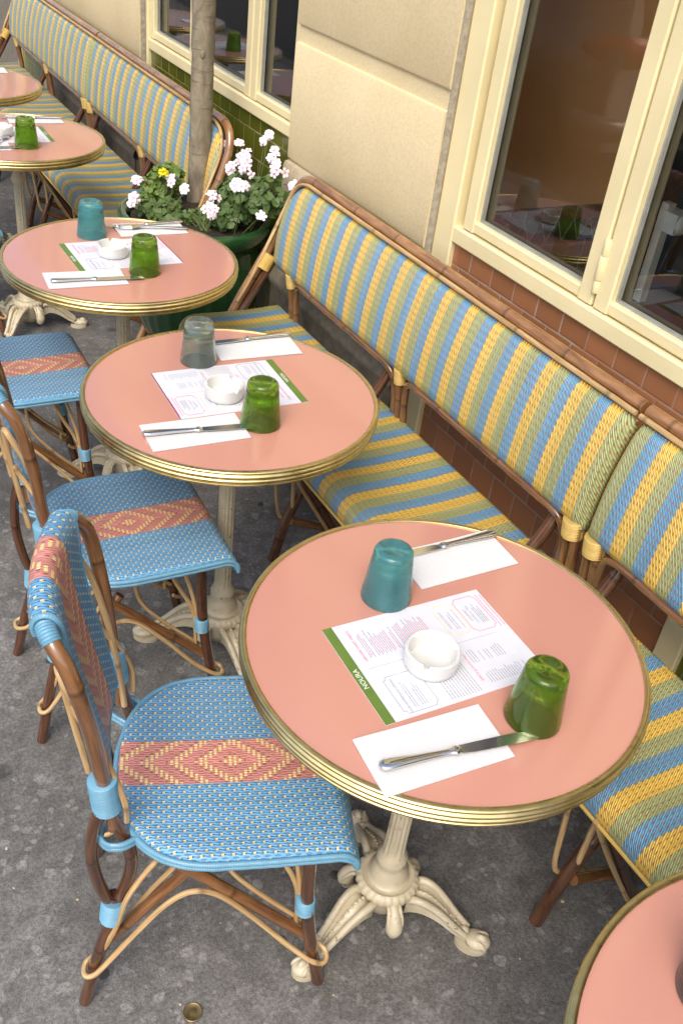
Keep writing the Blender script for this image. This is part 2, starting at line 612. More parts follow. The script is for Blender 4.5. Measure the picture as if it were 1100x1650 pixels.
MAT = dict(
    ground=mat_ground(), stucco=mat_stucco(),
    plinth=plain('grey_plinth_render', (.20, .175, .135), .8, var=.25, nscale=35, bump=.35),
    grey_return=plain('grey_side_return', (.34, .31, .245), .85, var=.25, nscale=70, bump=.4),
    ledge=plain('pale_plinth_render', (.46, .385, .26), .8, var=.15, nscale=60, bump=.3),
    cream=plain('cream_window_paint', (.78, .685, .40), .38, var=.05, nscale=6),
    seal=plain('grey_glazing_seal', (.30, .31, .28), .4),
    white_metal=plain('white_painted_metal', (.72, .72, .66), .35),
    brown_tile=mat_tile('brown_glazed_tile', (.36, .155, .072), .0905, .0905, .856, .0, .5, var=.20),
    olive_tile=mat_tile('olive_glazed_tile', (.105, .115, .014), .0905, .0905, .860, .01, .5, grout=(.34, .33, .14), var=.28),
    brown_inner=mat_tile('brown_inner_tile', (.20, .07, .03), .062, .037, .907, .0, .0, var=.18),
    olive_inner=mat_tile('olive_inner_tile', (.13, .10, .012), .062, .062, .828, .0, .0, var=.18),
    brown_wall=plain('brown_interior_paint', (.90, .47, .19), .6, var=.05, nscale=5),
    dark_wall=plain('dark_interior_paint', (.028, .026, .022), .6),
    pale_ceiling=plain('pale_ceiling_paint', (.55, .47, .34), .7),
    dark_green=plain('dark_green_band', (.012, .03, .014), .3),
    dark_floor=plain('dark_interior_floor', (.16, .12, .09), .5),
    zigzag=mat_zigzag(), checks=mat_checks(),
    bamboo=mat_wood('brown_bamboo', (.125, .050, .018), (.235, .108, .040)),
    honey=mat_wood('honey_bamboo', (.20, .088, .032), (.35, .175, .065)),
    bamboo_dark=mat_wood('dark_brown_bamboo', (.050, .018, .009), (.125, .050, .020)),
    cane=mat_wood('tan_cane', (.40, .245, .105), (.60, .42, .21), rough=.4, node=.31, coat=.15),
    cane_dark=mat_wood('brown_cane', (.22, .115, .045), (.38, .225, .10), rough=.38, node=.27, coat=.2),
    weave=mat_weave_chair(), bench=mat_weave_bench(),
    blue=mat_wrap('blue_binding', (.145, .335, .47)), yellow=mat_wrap('yellow_binding', (.66, .46, .13)),
    laminate=mat_laminate(), brass=mat_brass(), iron=mat_iron(),
    teal=mat_glassware('teal_glass', (.20, .64, .68), .80, .09),
    green=mat_glassware('green_glass', (.33, .56, .05), .90, .04),
    smoke=mat_glassware('smoky_green_glass', (.58, .70, .62), .90, .08),
    grey_glass=mat_glassware('smoky_grey_glass', (.40, .38, .33), .85),
    pane=mat_window(),
    ceramic=plain('white_ceramic', (.62, .625, .60), .18, coat=.5, var=.03),
    paper=plain('white_menu_card', (.64, .655, .71), .45, var=.03),
    napkin=plain('white_paper_napkin', (.63, .64, .64), .9, var=.03, nscale=300, bump=.25),
    bar=plain('green_menu_band', (.115, .195, .030), .5, var=.1),
    plum=plain('plum_menu_edge', (.22, .04, .10), .5),
    ink=plain('grey_print', (.30, .31, .36), .7), pink=plain('pink_print', (.68, .16, .26), .7),
    gold=plain('yellow_print', (.72, .60, .22), .7), white=plain('white_print', (.85, .87, .80), .6),
    steel=None, bark=mat_bark(),
    leaf=mat_leaf('geranium_leaf', (.020, .050, .012), (.12, .19, .045)),
    leaf2=mat_leaf('light_leaf', (.05, .10, .012), (.16, .24, .04)),
    stem=plain('green_stem', (.10, .14, .035), .6),
    petal=mat_petal(), yellow_petal=plain('yellow_petals', (.85, .72, .02), .5),
    soil=plain('dark_soil', (.03, .02, .013), .95, var=.5, nscale=80, bump=1.0),
    glaze=mat_glaze(),
    grille=plain('dark_iron_grille', (.03, .03, .03), .5),
    street=plain('dark_road_surface', (.038, .034, .029), .85, var=.15, nscale=40, bump=.3),
    kerb=plain('granite_kerb', (.10, .095, .085), .8, var=.2, nscale=60, bump=.3),
    car=M('silver_grey_car_paint', .3, metal=.4, coat=.8, color=(.20, .19, .175)).mat,
    car_glass=plain('dark_car_glass', (.012, .012, .014), .06),
    red=plain('red_lamp_plastic', (.45, .02, .012), .12, coat=.6), tyre=plain('black_rubber', (.02, .02, .02), .8),
    plate=plain('white_plate', (.70, .70, .68), .4), plate_blue=plain('blue_plate_band', (.02, .08, .35), .4),
    black=plain('black_lettering', (.02, .02, .02), .6), chrome=M('chrome', .12, metal=1, color=(.75, .75, .75)).mat,
)
m_ = M('polished_steel', .10, metal=1.0, color=(.74, .71, .66)); m_.set('Roughness', m_.noise(m_.co(), 60, 3)*.12+.06); MAT['steel'] = m_.mat

def text_mesh(body, size, mat, name, parent, loc, rz=0.0, align='CENTER', rot=None, extrude=0.0):
    cu = bpy.data.curves.new('lettering', 'FONT')
    cu.body = body; cu.size = size; cu.align_x = align; cu.align_y = 'CENTER'; cu.extrude = extrude
    cu.resolution_u = 3
    t = bpy.data.objects.new('lettering', cu); COL.objects.link(t)
    dg = bpy.context.evaluated_depsgraph_get()
    me = bpy.data.meshes.new_from_object(t.evaluated_get(dg))
    bpy.data.objects.remove(t); bpy.data.curves.remove(cu)
    me.materials.clear(); me.materials.append(mat)
    o = bpy.data.objects.new(name, me); COL.objects.link(o)
    o.parent = parent; o.location = loc; o.rotation_euler = rot if rot else (0, 0, rz)
    return o

# ------------------------------------------------------------------ ground and street
XW = 1.47
b = MB(); b.grid([[(x, y, 0) for y in np.linspace(-12, 16, 3)] for x in (-1.25, 1.6)], [[(0, 0)]*3]*2, flip=True)
pv = b.build('pavement', MAT['ground'], smooth=False); tag(pv, None, None, kind='structure')
b = MB(); b.box(-1.43, -1.25, -12, 16, -.3, .002)
tag(b.build('kerb', MAT['kerb'], smooth=False), None, None, kind='structure')
b = MB(); b.grid([[(x, y, -.14) for y in (-300, 300)] for x in (-300, 300)], [[(0, 0)]*2]*2, flip=True)
tag(b.build('road', MAT['street'], smooth=False), None, None, kind='structure')

# grit, gum and tiny litter on the pavement
b = MB()
lr = random.Random(11)
for k in range(420):
    x, y = lr.uniform(-.35, 1.35), lr.uniform(.35, 5.5)
    r = lr.choice([.0012, .0016, .002, .0028])*lr.uniform(.7, 1.4)
    b.cur = lr.choice([0, 0, 0, 1, 1, 2])
    b.ell((x, y, r*.5), (r*lr.uniform(.8, 1.8), r, r*.6), 6, 5, lr.uniform(0, 3))
for k in range(46):      # flattened gum and stains with some body
    x, y = lr.uniform(-.3, 1.2), lr.uniform(.4, 4.5)
    r = lr.uniform(.006, .014); b.cur = lr.choice([1, 1, 3, 3, 3])
    b.ell((x, y, .0002), (r, r*lr.uniform(.7, 1.0), .0012), 14, 5, lr.uniform(0, 3))
for k in range(7):
    x, y, a = lr.uniform(-.2, 1.1), lr.uniform(.5, 3.5), lr.uniform(0, 6)
    b.cur = 2; l = lr.uniform(.006, .013)
    b.tube([(x, y, .0035), (x+l*math.cos(a), y+l*math.sin(a), .0035)], .0032, 8)
tag(b.build('pavement_litter', [plain('pale_grit', (.42, .41, .38), .8), plain('grey_gum', (.20, .195, .185), .7), plain('straw_litter', (.50, .38, .2), .7), plain('dark_gum', (.045, .043, .04), .7)], smooth=True),
    'scattered grit, gum and tiny litter on the dark pavement', 'litter', kind='stuff')

# brass stud set in the pavement
st = thing('brass_stud', 'small round brass stud set flush in the dark pavement', 'stud', (.336, .759, 0))
b = MB(); b.lathe([(.0175, 0), (.0175, .0025), (.0160, .0034), (.0150, .0026), (.006, .0030), (.0058, .0046), (.0001, .0052)], 32)
b.build('disc', plain('tarnished_brass', (.20, .155, .075), .45, metal=.7, var=.3, nscale=80), st)

# ------------------------------------------------------------------ the cafe building
bld = thing('cafe_building', 'cream stucco cafe front with cream framed windows and glazed tile panels', 'building', (0, 0, 0))
XG = XW+.036                     # glass plane
def pilaster(y0, y1):
    """rusticated stucco pier: blocks with a recessed joint between"""
    b = MB()
    zs = [(.885, 1.215), (1.258, 1.70), (1.743, 2.2), (2.243, 3.3)]
    fx = XW-.030
    c = .010
    for z0, z1 in zs:
        z0b = z0-.02 if z0 < .9 else z0
        P = [[(fx+.03, y0, z0b), (fx+c*.3, y0+c*.3, z0b+c), (fx+c*.3, y0+c*.3, z1-c), (fx+.03, y0, z1)]]
        ys = [y0+c*.3]+list(np.linspace(y0+c, y1-c, 8))+[y1-c*.3]
        rows = []
        for y in ys:
            rows.append([(fx+.03, y, z0b-.002), (fx+.003, y, z0b+.004), (fx, y, z0b+c), (fx, y, z1-c), (fx+.003, y, z1-.004), (fx+.03, y, z1+.002)])
        rows = [[(fx+.2, q[1], q[2]) for q in rows[0]]]+rows+[[(fx+.2, q[1], q[2]) for q in rows[-1]]]
        b.grid(rows, [[(q[1], q[2]) for q in r] for r in rows], flip=True)
    b.box(fx+.0105, fx+.19, y0+.004, y1-.004, .84, 3.3)
    b.build('stucco_wall', MAT['stucco'], bld, angle=50)
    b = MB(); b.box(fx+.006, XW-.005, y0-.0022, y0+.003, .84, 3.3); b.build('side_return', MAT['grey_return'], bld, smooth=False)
    # plinth: sloped top, ledge, grey lower face
    b = MB()
    prof = [(fx+.03, .868), (fx-.006, .858), (fx-.012, .845), (fx-.012, .70), (fx-.012, .505)]
    rows = [[(x, y, z) for x, z in prof] for y in (y0, y1)]
    b.grid(rows, [[(q[1], q[2]) for q in r] for r in rows], flip=True)
    b.build('plinth', MAT['ledge'], bld)
    b = MB()
    prof = [(fx-.012, .505), (fx-.034, .470), (fx-.036, .455), (fx-.026, .440), (fx-.026, -.02)]
    rows = [[(x, y, z) for x, z in prof] for y in (y0, y1)]
    b.grid(rows, [[(q[1], q[2]) for q in r] for r in rows], flip=True)
    b.box(fx-.02, fx+.19, y0+.002, y1-.002, -.02, .44)
    b.build('plinth', MAT['plinth'], bld)
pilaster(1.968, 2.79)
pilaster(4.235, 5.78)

def bar_box(b, y0, y1, z0, z1, x0, x1, ch=.004):
    """a chamfered frame member (front edges eased)"""
    poly = [(x1, y0), (x0+ch, y0), (x0, y0+ch), (x0, y1-ch), (x0+ch, y1), (x1, y1)]
    n = len(poly)
    V = [(x, y, z0) for x, y in poly]+[(x, y, z1) for x, y in poly]
    F = [list(range(n)), list(range(n, 2*n))[::-1]]
    for i in range(n):
        j = (i+1) % n; F.append([j, i, n+i, n+j])
    b.add(V, F, [[(V[q][1], V[q][2]) for q in f] for f in F])
def bar_h(b, y0, y1, z0, z1, x0, x1, ch=.004):
    poly = [(x1, z0), (x0+ch, z0), (x0, z0+ch), (x0, z1-ch), (x0+ch, z1), (x1, z1)]
    n = len(poly)
    V = [(x, y0, z) for x, z in poly]+[(x, y1, z) for x, z in poly]
    F = [list(range(n)), list(range(n, 2*n))[::-1]]
    for i in range(n):
        j = (i+1) % n; F.append([j, i, n+i, n+j])
    b.add(V, F, [[(V[q][1], V[q][2]) for q in f] for f in F])

ZT = 2.75
def window_bay(y0, y1, sashes, tile, hinge_y, posts, tile_spans, post_w=.068):
    """y0 < y1; sashes = [(ya, yb)] outer sash edges"""
    b = MB()
    # jamb posts run the full height, sill rail between
    for (pa, pb, zlo) in posts:
        bar_box(b, pa, pb, zlo, ZT, XW-.004, XW+.12)
    lo, hi = posts[0][1], posts[-1][0]
    ins = [p for p in posts[1:-1]]
    edges = [lo]+[e for p in ins for e in (p[0], p[1])]+[hi]
    for k in range(0, len(edges), 2):
        bar_h(b, edges[k], edges[k+1], .912, .956, XW-.002, XW+.12, .005)
        bar_h(b, edges[k], edges[k+1], ZT-.09, ZT, XW-.002, XW+.12)
    w = b.build('window', MAT['cream'], bld, angle=30)
    for ya, yb in sashes:
        b = MB()
        x0, x1 = XW+.006, XG+.03
        fw_ = .046
        bar_box(b, ya, ya+fw_, .960, ZT-.095, x0, x1)
        bar_box(b, yb-fw_, yb, .960, ZT-.095, x0, x1)
        bar_h(b, ya+fw_, yb-fw_, .960, .988, x0+.001, x1)
        bar_h(b, ya+fw_, yb-fw_, ZT-.14, ZT-.095, x0+.001, x1)
        s = b.build('sash', MAT['cream'], w, angle=30)
        b = MB()
        q = .005
        b.box(XG-.014, XG-.003, ya+fw_, ya+fw_+q, .988, ZT-.14)
        b.box(XG-.014, XG-.003, yb-fw_-q, yb-fw_, .988, ZT-.14)
        b.box(XG-.014, XG-.003, ya+fw_+q, yb-fw_-q, .988, .988+q)
        b.build('glazing_seal', MAT['seal'], w, smooth=False)
        b = MB()
        b.grid([[(XG, ya+fw_, z) for z in (.98, ZT-.13)], [(XG, yb-fw_, z) for z in (.98, ZT-.13)]], [[(0, 0)]*2]*2, flip=True)
        b.build('pane', MAT['pane'], w, smooth=False)
    for hy in hinge_y:
        for zc in (1.045, 2.3):
            b = MB()
            for (z0, z1, r) in ((zc-.055, zc-.027, .0085), (zc-.026, zc+.026, .0105), (zc+.027, zc+.062, .0085)):
                b.lathe([(.0001, z0), (r*.9, z0), (r, z0+.002), (r, z1-.002), (r*.9, z1), (.0001, z1)], 16, (XW+.006, hy, 0))
            b.build('hinge', MAT['cream'], w, angle=40)
    for (ta, tb, mt) in tile_spans:
        b = MB()
        b.grid([[(XW+.012, ta, z) for z in (-.02, .912)], [(XW+.012, tb, z) for z in (-.02, .912)]], [[(ta, -.02), (ta, .912)], [(tb, -.02), (tb, .912)]], flip=True)
        b.box(XW+.016, XW+.11, ta, tb, -.02, .90)
        b.build('tile_panel', MAT[mt], bld, smooth=False)
    return w

W1 = window_bay(-.6, 1.968, [(1.374, 1.866), (.975, 1.368), (.39, .83)], None, [1.371],
                [(-.6, -.53, -.02), (.842, .905, -.02), (1.888, 1.966, -.02)],
                [(-.53, .842, 'olive_tile'), (.905, 1.888, 'brown_tile')])
W2 = window_bay(2.79, 4.235, [(2.818, 3.176), (3.182, 3.70), (3.706, 4.205)], None, [3.703],
                [(2.792, 2.818, -.02), (4.207, 4.233, -.02)],
                [(2.818, 4.207, 'olive_tile')])
W3 = window_bay(5.78, 8.0, [(5.86, 6.52), (6.526, 7.2), (7.206, 7.9)], None, [6.523],
                [(5.782, 5.85, -.02), (6.0, 6.06, -.02), (6.62, 6.69, -.02), (7.93, 7.998, -.02)],
                [(5.85, 6.0, 'plinth'), (6.06, 6.62, 'olive_tile'), (6.69, 7.93, 'plinth')])
# casement latch seen through the right-hand pane
b = MB(); b.box(XG+.035, XG+.055, 1.302, 1.322, .99, 1.20); b.box(XG+.03, XG+.075, 1.268, 1.318, 1.148, 1.188)
b.ell((XG+.05, 1.268, 1.168), (.02, .012, .02))
b.build('latch', MAT['white_metal'], W1)
# vent grille in the far plinth
b = MB(); b.box(XW-.046, XW-.040, 5.33, 5.60, .33, .52)
for k in range(8): b.box(XW-.052, XW-.047, 5.335+k*.035, 5.348+k*.035, .335, .515)
for k in range(6): b.box(XW-.054, XW-.0525, 5.335, 5.595, .342+k*.032, .350+k*.032)
b.build('vent_grille', MAT['grille'], bld, smooth=False)

# the room behind the windows, lengthened past an open front to let sky in
b = MB(); b.box(XG+.1, 4.9, -6, 8.2, -.05, .02); b.build('interior_floor', MAT['dark_floor'], bld, smooth=False)
b = MB(); b.box(XG+.1, 4.9, -6, 8.2, 2.95, 3.05); b.build('interior_ceiling', MAT['pale_ceiling'], bld, smooth=False)
b = MB(); b.box(3.3, 3.4, -6, 8.2, .02, 2.95); b.build('back_wall', MAT['dark_wall'], bld, smooth=False)
b = MB(); b.box(XG+.1, 3.3, 8.2, 8.3, .02, 2.95); b.build('side_wall', MAT['dark_wall'], bld, smooth=False)
b = MB(); b.grid([[(3.29, y, z) for z in (.74, 1.55)] for y in (-2.4, 1.95)], [[(y+.02, z) for z in (.74, 1.55)] for y in (-2.4, 1.95)], flip=True)
b.build('check_tiles', MAT['checks'], bld, smooth=False)
b = MB(); b.box(3.24, 3.295, -2.4, 1.95, .60, .74); b.build('green_band', MAT['dark_green'], bld, smooth=False)
b = MB(); b.tube([(3.2, -2.4, .60), (3.2, 1.9, .60)], .018, 12); b.build('brass_rail', MAT['brass'], bld)
# brown partition wall square to the facade, tiled below
YP = 2.0
b = MB(); b.box(XG+.045, 2.21, YP, YP+.10, .945, 2.95); b.build('partition', MAT['brown_wall'], bld, smooth=False)
def pband(name, z0, z1, mt, dy, uvz=None):
    b = MB()
    b.grid([[(x, YP-dy, z) for z in (z0, z1)] for x in (XG+.045, 2.21)], [[(x, (z0, z1)[k] if uvz is None else uvz[k]) for k in (0, 1)] for x in (XG+.045, 2.21)])
    b.box(XG+.05, 2.209, YP-dy+.003, YP+.05, z0+.001, z1-.001)
    b.build(name, mt, bld, smooth=False)
pband('tile_border', .907, .945, MAT['brown_inner'], .004)
pband('triangle_tiles', .842, .907, MAT['zigzag'], .002, (0, 1))
pband('tile_border', .828, .842, MAT['brown_inner'], .004)
pband('tile_dado', .02, .828, MAT['olive_inner'], .002)

# ------------------------------------------------------------------ tables
def pedestal_arm(ang):
    """one cast foot: arched double-rail arm ending in a claw"""
    b = MB()
    d = np.array([math.cos(ang), math.sin(ang), 0]); s = np.array([-math.sin(ang), math.cos(ang), 0]); z = np.array([0, 0, 1.0])
    def pt(r, h, w=0): return d*r+z*h+s*w
    spread = [(.048, .096, .019), (.066, .108, .023), (.090, .104, .022), (.117, .085, .018), (.146, .057, .014), (.172, .036, .011)]
    for sg in (-1, 1):
        p = catmull([pt(r, h, sg*w) for r, h, w in spread], 5)
        b.tube(p, np.linspace(.0085, .0065, len(p)), 8)
    # web between the rails, with depth
    top = catmull([pt(r, h-.004) for r, h, w in spread], 5)
    rows = []
    W = np.interp(np.linspace(0, 1, len(top)), np.linspace(0, 1, 6), [w for *_, w in spread])
    for i, p in enumerate(top):
        w = W[i]
        dep = .030*(1-i/len(top))+.012
        rows.append([p-s*w-z*dep, p-s*w, p-s*w*.4-z*.004, p+z*.003, p+s*w*.4-z*.004, p+s*w, p+s*w-z*dep, p-s*w-z*dep])
    b.grid(rows, [[(q[0], q[1]) for q in r] for r in rows])
    # ribs along the arm
    for k in range(9):
        i = 4+k*2
        if i < len(top): b.ell(top[i]+z*.002, (.0035, .0035, .003), 8, 6)
    # scroll and claw
    b.ell(pt(.168, .036), (.011, .011, .011), 10, 8)
    b.ell(pt(.196, .0205), (.028, .022, .0135), 16, 9, ang)
    b.ell(pt(.203, .026), (.014, .0085, .013), 10, 8, ang)
    for sg in (-1, 1):
        b.ell(pt(.202, .021, sg*.0125), (.016, .006, .012), 10, 8, ang+sg*.25)
    foot = [pt(.170+.018+.034*math.cos(a), 0, .0255*math.sin(a)) for a in np.linspace(0, 2*math.pi, 20, endpoint=False)]
    n = 20
    b.add([p+z*.001 for p in foot]+[p*1.0+z*.012 for p in foot], [list(range(n))[::-1], list(range(n, 2*n))]+[[i, (i+1) % n, n+(i+1) % n, n+i] for i in range(n)], [[(0, 0)]*n]*2+[[(0, 0)]*4]*n)
    return b

TR = .3144
def make_table(label, loc, rz):
    t = thing('cafe_table', label, 'table', loc, rz, 'round pink cafe tables in a row')
    b = MB()
    b.lathe([(.0001, .7090), (.3035, .7090), (.3045, .7110), (.3045, .7395), (.3000, .7400), (.15, .7400), (.0001, .7400)], 96)
    b.build('tabletop', MAT['laminate'], t, angle=30)
    b = MB()
    pr = [(.3046, .7365), (.3046, .7412), (.3052, .7420), (.3110, .7420), (.3135, .7408), (.3144, .7385), (.3136, .7352), (.3108, .7335),
          (.3112, .7320), (.3146, .7300), (.3156, .7270), (.3146, .7238), (.3110, .7220), (.3108, .7195), (.3138, .7175), (.3148, .7140), (.3136, .7105), (.3100, .7085), (.3096, .7060), (.3118, .7040), (.3118, .7005), (.3090, .6985), (.3030, .6985)]
    b.lathe([(r, .742-(.742-z)*.78) for r, z in pr], 120)
    b.build('rim', MAT['brass'], t, angle=50)
    b = MB()
    def flute(r, z, a):
        if .208 < z < .575 or .605 < z < .66: return r-.0016*(1-abs(math.sin(6*a)))*1.6
        return r
    prof = [(.040, .118), (.041, .128), (.035, .132), (.036, .150), (.0285, .158), (.0265, .166), (.0295, .175), (.0295, .186), (.024, .198), (.0215, .205), (.0212, .215), (.0205, .25), (.0200, .35), (.0192, .45), (.0185, .56), (.0182, .572), (.0225, .580), (.0255, .590), (.0225, .600), (.0190, .606), (.0185, .615), (.0185, .655), (.022, .664), (.030, .676), (.044, .698), (.046, .7085)]
    b.lathe(prof, 72, mod=flute)
    b.build('column', MAT['iron'], t, angle=60)
    b = MB()
    def bead(r, z, a): return r+.0016*math.sin(26*a) if .109 < z < .126 and r > .052 else r
    b.lathe([(.0001, .03), (.032, .035), (.044, .06), (.051, .085), (.056, .10), (.0605, .110), (.0605, .118), (.0575, .124), (.050, .127), (.047, .124), (.041, .124), (.0001, .124)], 104, mod=bead)
    b.build('hub', MAT['iron'], t, angle=60)
    for k in range(3):
        pedestal_arm(2*math.pi*k/3).build('foot', MAT['iron'], t, angle=55)
        a = 2*math.pi*k/3+math.pi/3
        b = MB()
        d = np.array([math.cos(a), math.sin(a), 0])
        s = np.array([-math.sin(a), math.cos(a), 0])
        p = catmull([d*.044+np.array([0, 0, .100]), d*.060+np.array([0, 0, .102]), d*.074+np.array([0, 0, .088]), d*.079+np.array([0, 0, .066]), d*.072+np.array([0, 0, .050])], 5)
        b.tube(p, np.interp(np.linspace(0, 1, len(p)), [0, .3, .7, 1], [.012, .010, .017, .012]), 14)
        for sg in (-1, 1):
            q = catmull([d*.05+s*sg*.010+np.array([0, 0, .106]), d*.066+s*sg*.011+np.array([0, 0, .103]), d*.079+s*sg*.013+np.array([0, 0, .084]), d*.086+s*sg*.008+np.array([0, 0, .060])], 5)
            b.tube(q, .0042, 8)
        b.ell(d*.082+np.array([0, 0, .060]), (.011, .013, .012), 12, 8, a)
        b.build('scroll', MAT['iron'], t, angle=60)
    return t

R = math.radians
TC = {0: (.7476, .0203), 1: (.7420, .7872), 2: (.7420, 1.6041), 3: (.7540, 2.3853), 4: (.7457, 3.5608), 5: (.7265, 4.3798)}
T1 = make_table('nearest complete pink table, wholly in view with deep teal and dark green glasses', (*TC[1], 0), R(73))
copy_tree(T1, (*TC[2], 0), R(30), 'round pink table with a pale smoky glass and a bright green glass beside the menu')
copy_tree(T1, (*TC[3], 0), R(26), 'round pink table with teal glass and fork, beside the flower pot')
copy_tree(T1, (*TC[4], 0), R(-12), 'pink table cut by the left edge, with one green glass, beyond the flower pot')
copy_tree(T1, (*TC[5], 0), R(40), 'farthest round pink table, only its right rim and a napkin corner showing')
copy_tree(T1, (*TC[0], 0), R(20), 'round pink table cut off at the bottom right corner holding one dark glass')

copy_tree(T1, (.735, 5.25, 0), R(10), 'pink table mirrored in the far window beside the tree trunk, with a green glass')
copy_tree(T1, (.735, 6.06, 0), R(50), 'pink table mirrored in the far window left of the tree trunk')
# ------------------------------------------------------------------ chairs
def ring_wrap(b, path, r, pitch=.0038, n=14):
    """binding cord wound round a pole"""
    p = np.array(path, float)
    seg = np.linalg.norm(np.diff(p, axis=0), axis=1); L = np.concatenate([[0], np.cumsum(seg)])
    k = max(2, int(L[-1]/pitch)); m = k*4+1
    s = np.linspace(0, L[-1], m)
    pts = np.stack([np.interp(s, L, p[:, i]) for i in range(3)], 1)
    rad = r+.0017*np.abs(np.sin(np.pi*s/L[-1]*k))-.0010
    b.tube(pts, rad, n)
    return b

def half_w(x):
    if x > -.02: return .188-.004*max(0, (x-.05)/.14)
    t = min(1.0, (-.02-x)/.165)
    return .188*(1-t**2.5)**(1/2.5)

def make_chair(label, loc, rz):
    t = thing('bistro_chair', label, 'chair', loc, rz, 'blue and pink woven bistro chairs')
    ZS = .462
    # seat
    xs = list(-.185+.165*(1-np.cos(np.linspace(0.02, math.pi/2, 16))))+list(np.linspace(-.01, .155, 16))[1:]
    P, UV = [], []
    ts = np.concatenate([[-1, -.985, -.96], np.linspace(-.92, .92, 25), [.96, .985, 1]])
    def edge_drop(tt, w):
        e = (1-abs(tt))*w
        return -.008*max(0, 1-e/.012)**2
    for x in xs:
        w = half_w(x)
        P.append([(x, w*q, ZS-.006*(1-(q*w/.19)**2)*max(0, 1-(x/.2)**2)+edge_drop(q, w)) for q in ts]); UV.append([(w*q, x) for q in ts])
    xe, w = .155, half_w(.155)
    rad = .032
    for a in np.linspace(0, R(82), 8)[1:]:
        P.append([(xe+rad*math.sin(a), w*q, ZS-rad*(1-math.cos(a))+edge_drop(q, w)) for q in ts]); UV.append([(w*q, xe+rad*a) for q in ts])
    a = R(82)
    P.append([(xe+rad*math.sin(a)+.002, w*q, ZS-rad*(1-math.cos(a))-.014) for q in ts]); UV.append([(w*q, xe+rad*a+.014) for q in ts])
    b = MB(); b.grid(P, UV); b.build('seat', MAT['weave'], t, angle=80, solid=.011)
    # edge trim: two stacked cords
    b = MB()
    line = [(x, half_w(x)) for x in xs if x > -.182]+[(xe+rad*math.sin(a), w) for a in np.linspace(0, R(82), 5)[1:]]
    zz = [ZS-.010]*len([x for x in xs if x > -.182])+[ZS-.010-rad*(1-math.cos(a)) for a in np.linspace(0, R(82), 5)[1:]]
    right = [(x, y+.003, z) for (x, y), z in zip(line, zz)]
    full = [(x, -y, z) for x, y, z in right[::-1]]+[(-.188, -.03, ZS-.010), (-.1885, 0, ZS-.010), (-.188, .03, ZS-.010)]+right
    f2 = catmull(full, 2)
    for dz, r in ((0.0, .0050), (-.0085, .0046)):
        p = f2.copy(); p[:, 2] += dz
        b.tube(p, r*(1+.05*np.sin(np.arange(len(p))*1.3)), 8)
    fr = [(xe+rad+.001, y, ZS-rad-.012) for y in np.linspace(-w, w, 8)]
    b.tube(fr, .005, 8)
    b.build('seat_trim', MAT['blue'], t, angle=70)
    # loops of trim round the rear posts
    for sg in (-1, 1):
        b = MB()
        for dz in (0, -.009):
            loop = [(-.150, sg*.133, .452+dz), (-.160, sg*.141, .453+dz), (-.175, sg*.149, .455+dz), (-.195, sg*.147, .455+dz), (-.206, sg*.132, .455+dz), (-.203, sg*.114, .455+dz), (-.190, sg*.103, .453+dz), (-.176, sg*.094, .450+dz)]
            b.tube(catmull(loop, 4), .0045, 8)
        b.build('post_loop', MAT['blue'], t)
    # back hoop
    side = [(-.186, .126, .47), (-.189, .129, .53), (-.198, .136, .60), (-.208, .144, .70), (-.222, .152, .790), (-.234, .148, .834), (-.250, .133, .859), (-.261, .108, .870), (-.268, .06, .873)]
    hoop = [(x, -y, z) for x, y, z in side]+[(-.271, 0, .874)]+side[::-1]
    hp = catmull(hoop, 6)
    b = MB(); b.tube(hp, .0116, 14); b.build('back_hoop', MAT['bamboo'], t)
    # woven back panel, lapped over the top rail
    prof = [(-.2825, .859), (-.2850, .872), (-.2805, .8855), (-.269, .8915), (-.257, .886), (-.250, .866), (-.245, .818), (-.233, .745), (-.216, .662), (-.202, .59), (-.196, .555)]
    pc = catmull([(x, 0, z) for x, z in prof], 4)
    L = np.concatenate([[0], np.cumsum(np.linalg.norm(np.diff(pc, axis=0), axis=1))])
    ys = np.concatenate([[-1, -.985], np.linspace(-.95, .95, 22), [.985, 1]])
    P, UV = [], []
    for i, p in enumerate(pc):
        k = i/len(pc)
        hw = float(np.interp(k, [0, .42, .52, .66, 1], [.110, .110, .104, .092, .087]))
        row, ur = [], []
        for q in ys:
            y = q*hw
            dx = .017*(1-(y/.13)**2)-.014
            if k < .45: zz = p[2]-.006*(y/.12)**2
            else: zz = p[2]
            xx = p[0]-dx
            row.append((xx, y, zz)); ur.append((y, L[i]-.065))
        P.append(row); UV.append(ur)
    b = MB(); b.grid(P, UV); b.build('back_panel', MAT['weave'], t, angle=80, solid=.007, offset=0)
    b = MB()
    ends = [[r[0] for r in P], [r[-1] for r in P]]
    for e in ends: b.tube(np.array(e)[::2], .0048, 8)
    b.tube(np.array(P[0]), .0048, 8); b.tube(np.array(P[-1]), .0048, 8)
    b.build('panel_trim', MAT['blue'], t)
    for sg in (-1, 1):      # wound cord where the panel meets the rail
        i0 = [i for i, p in enumerate(hp) if .094 < sg*p[1] < .134 and p[2] > .85]
        b = MB(); ring_wrap(b, hp[i0][:], .0132); b.build('binding', MAT['blue'], t)
        # cane loop between panel and post
        b = MB()
        lp = [(-.180, sg*.112, .475), (-.188, sg*.114, .56), (-.203, sg*.121, .66), (-.222, sg*.130, .735), (-.235, sg*.131, .770), (-.245, sg*.124, .792), (-.249, sg*.114, .797), (-.249, sg*.105, .785), (-.243, sg*.098, .72), (-.231, sg*.095, .63), (-.221, sg*.093, .56)]
        b.tube(catmull(lp, 5), .0056, 8)
        lp = [(-.166, sg*.132, .49), (-.168, sg*.136, .54), (-.186, sg*.126, .60), (-.215, sg*.108, .66), (-.240, sg*.098, .71)]
        b.tube(catmull(lp, 5), .0050, 8)
        b.build('cane_loop', MAT['cane'], t)
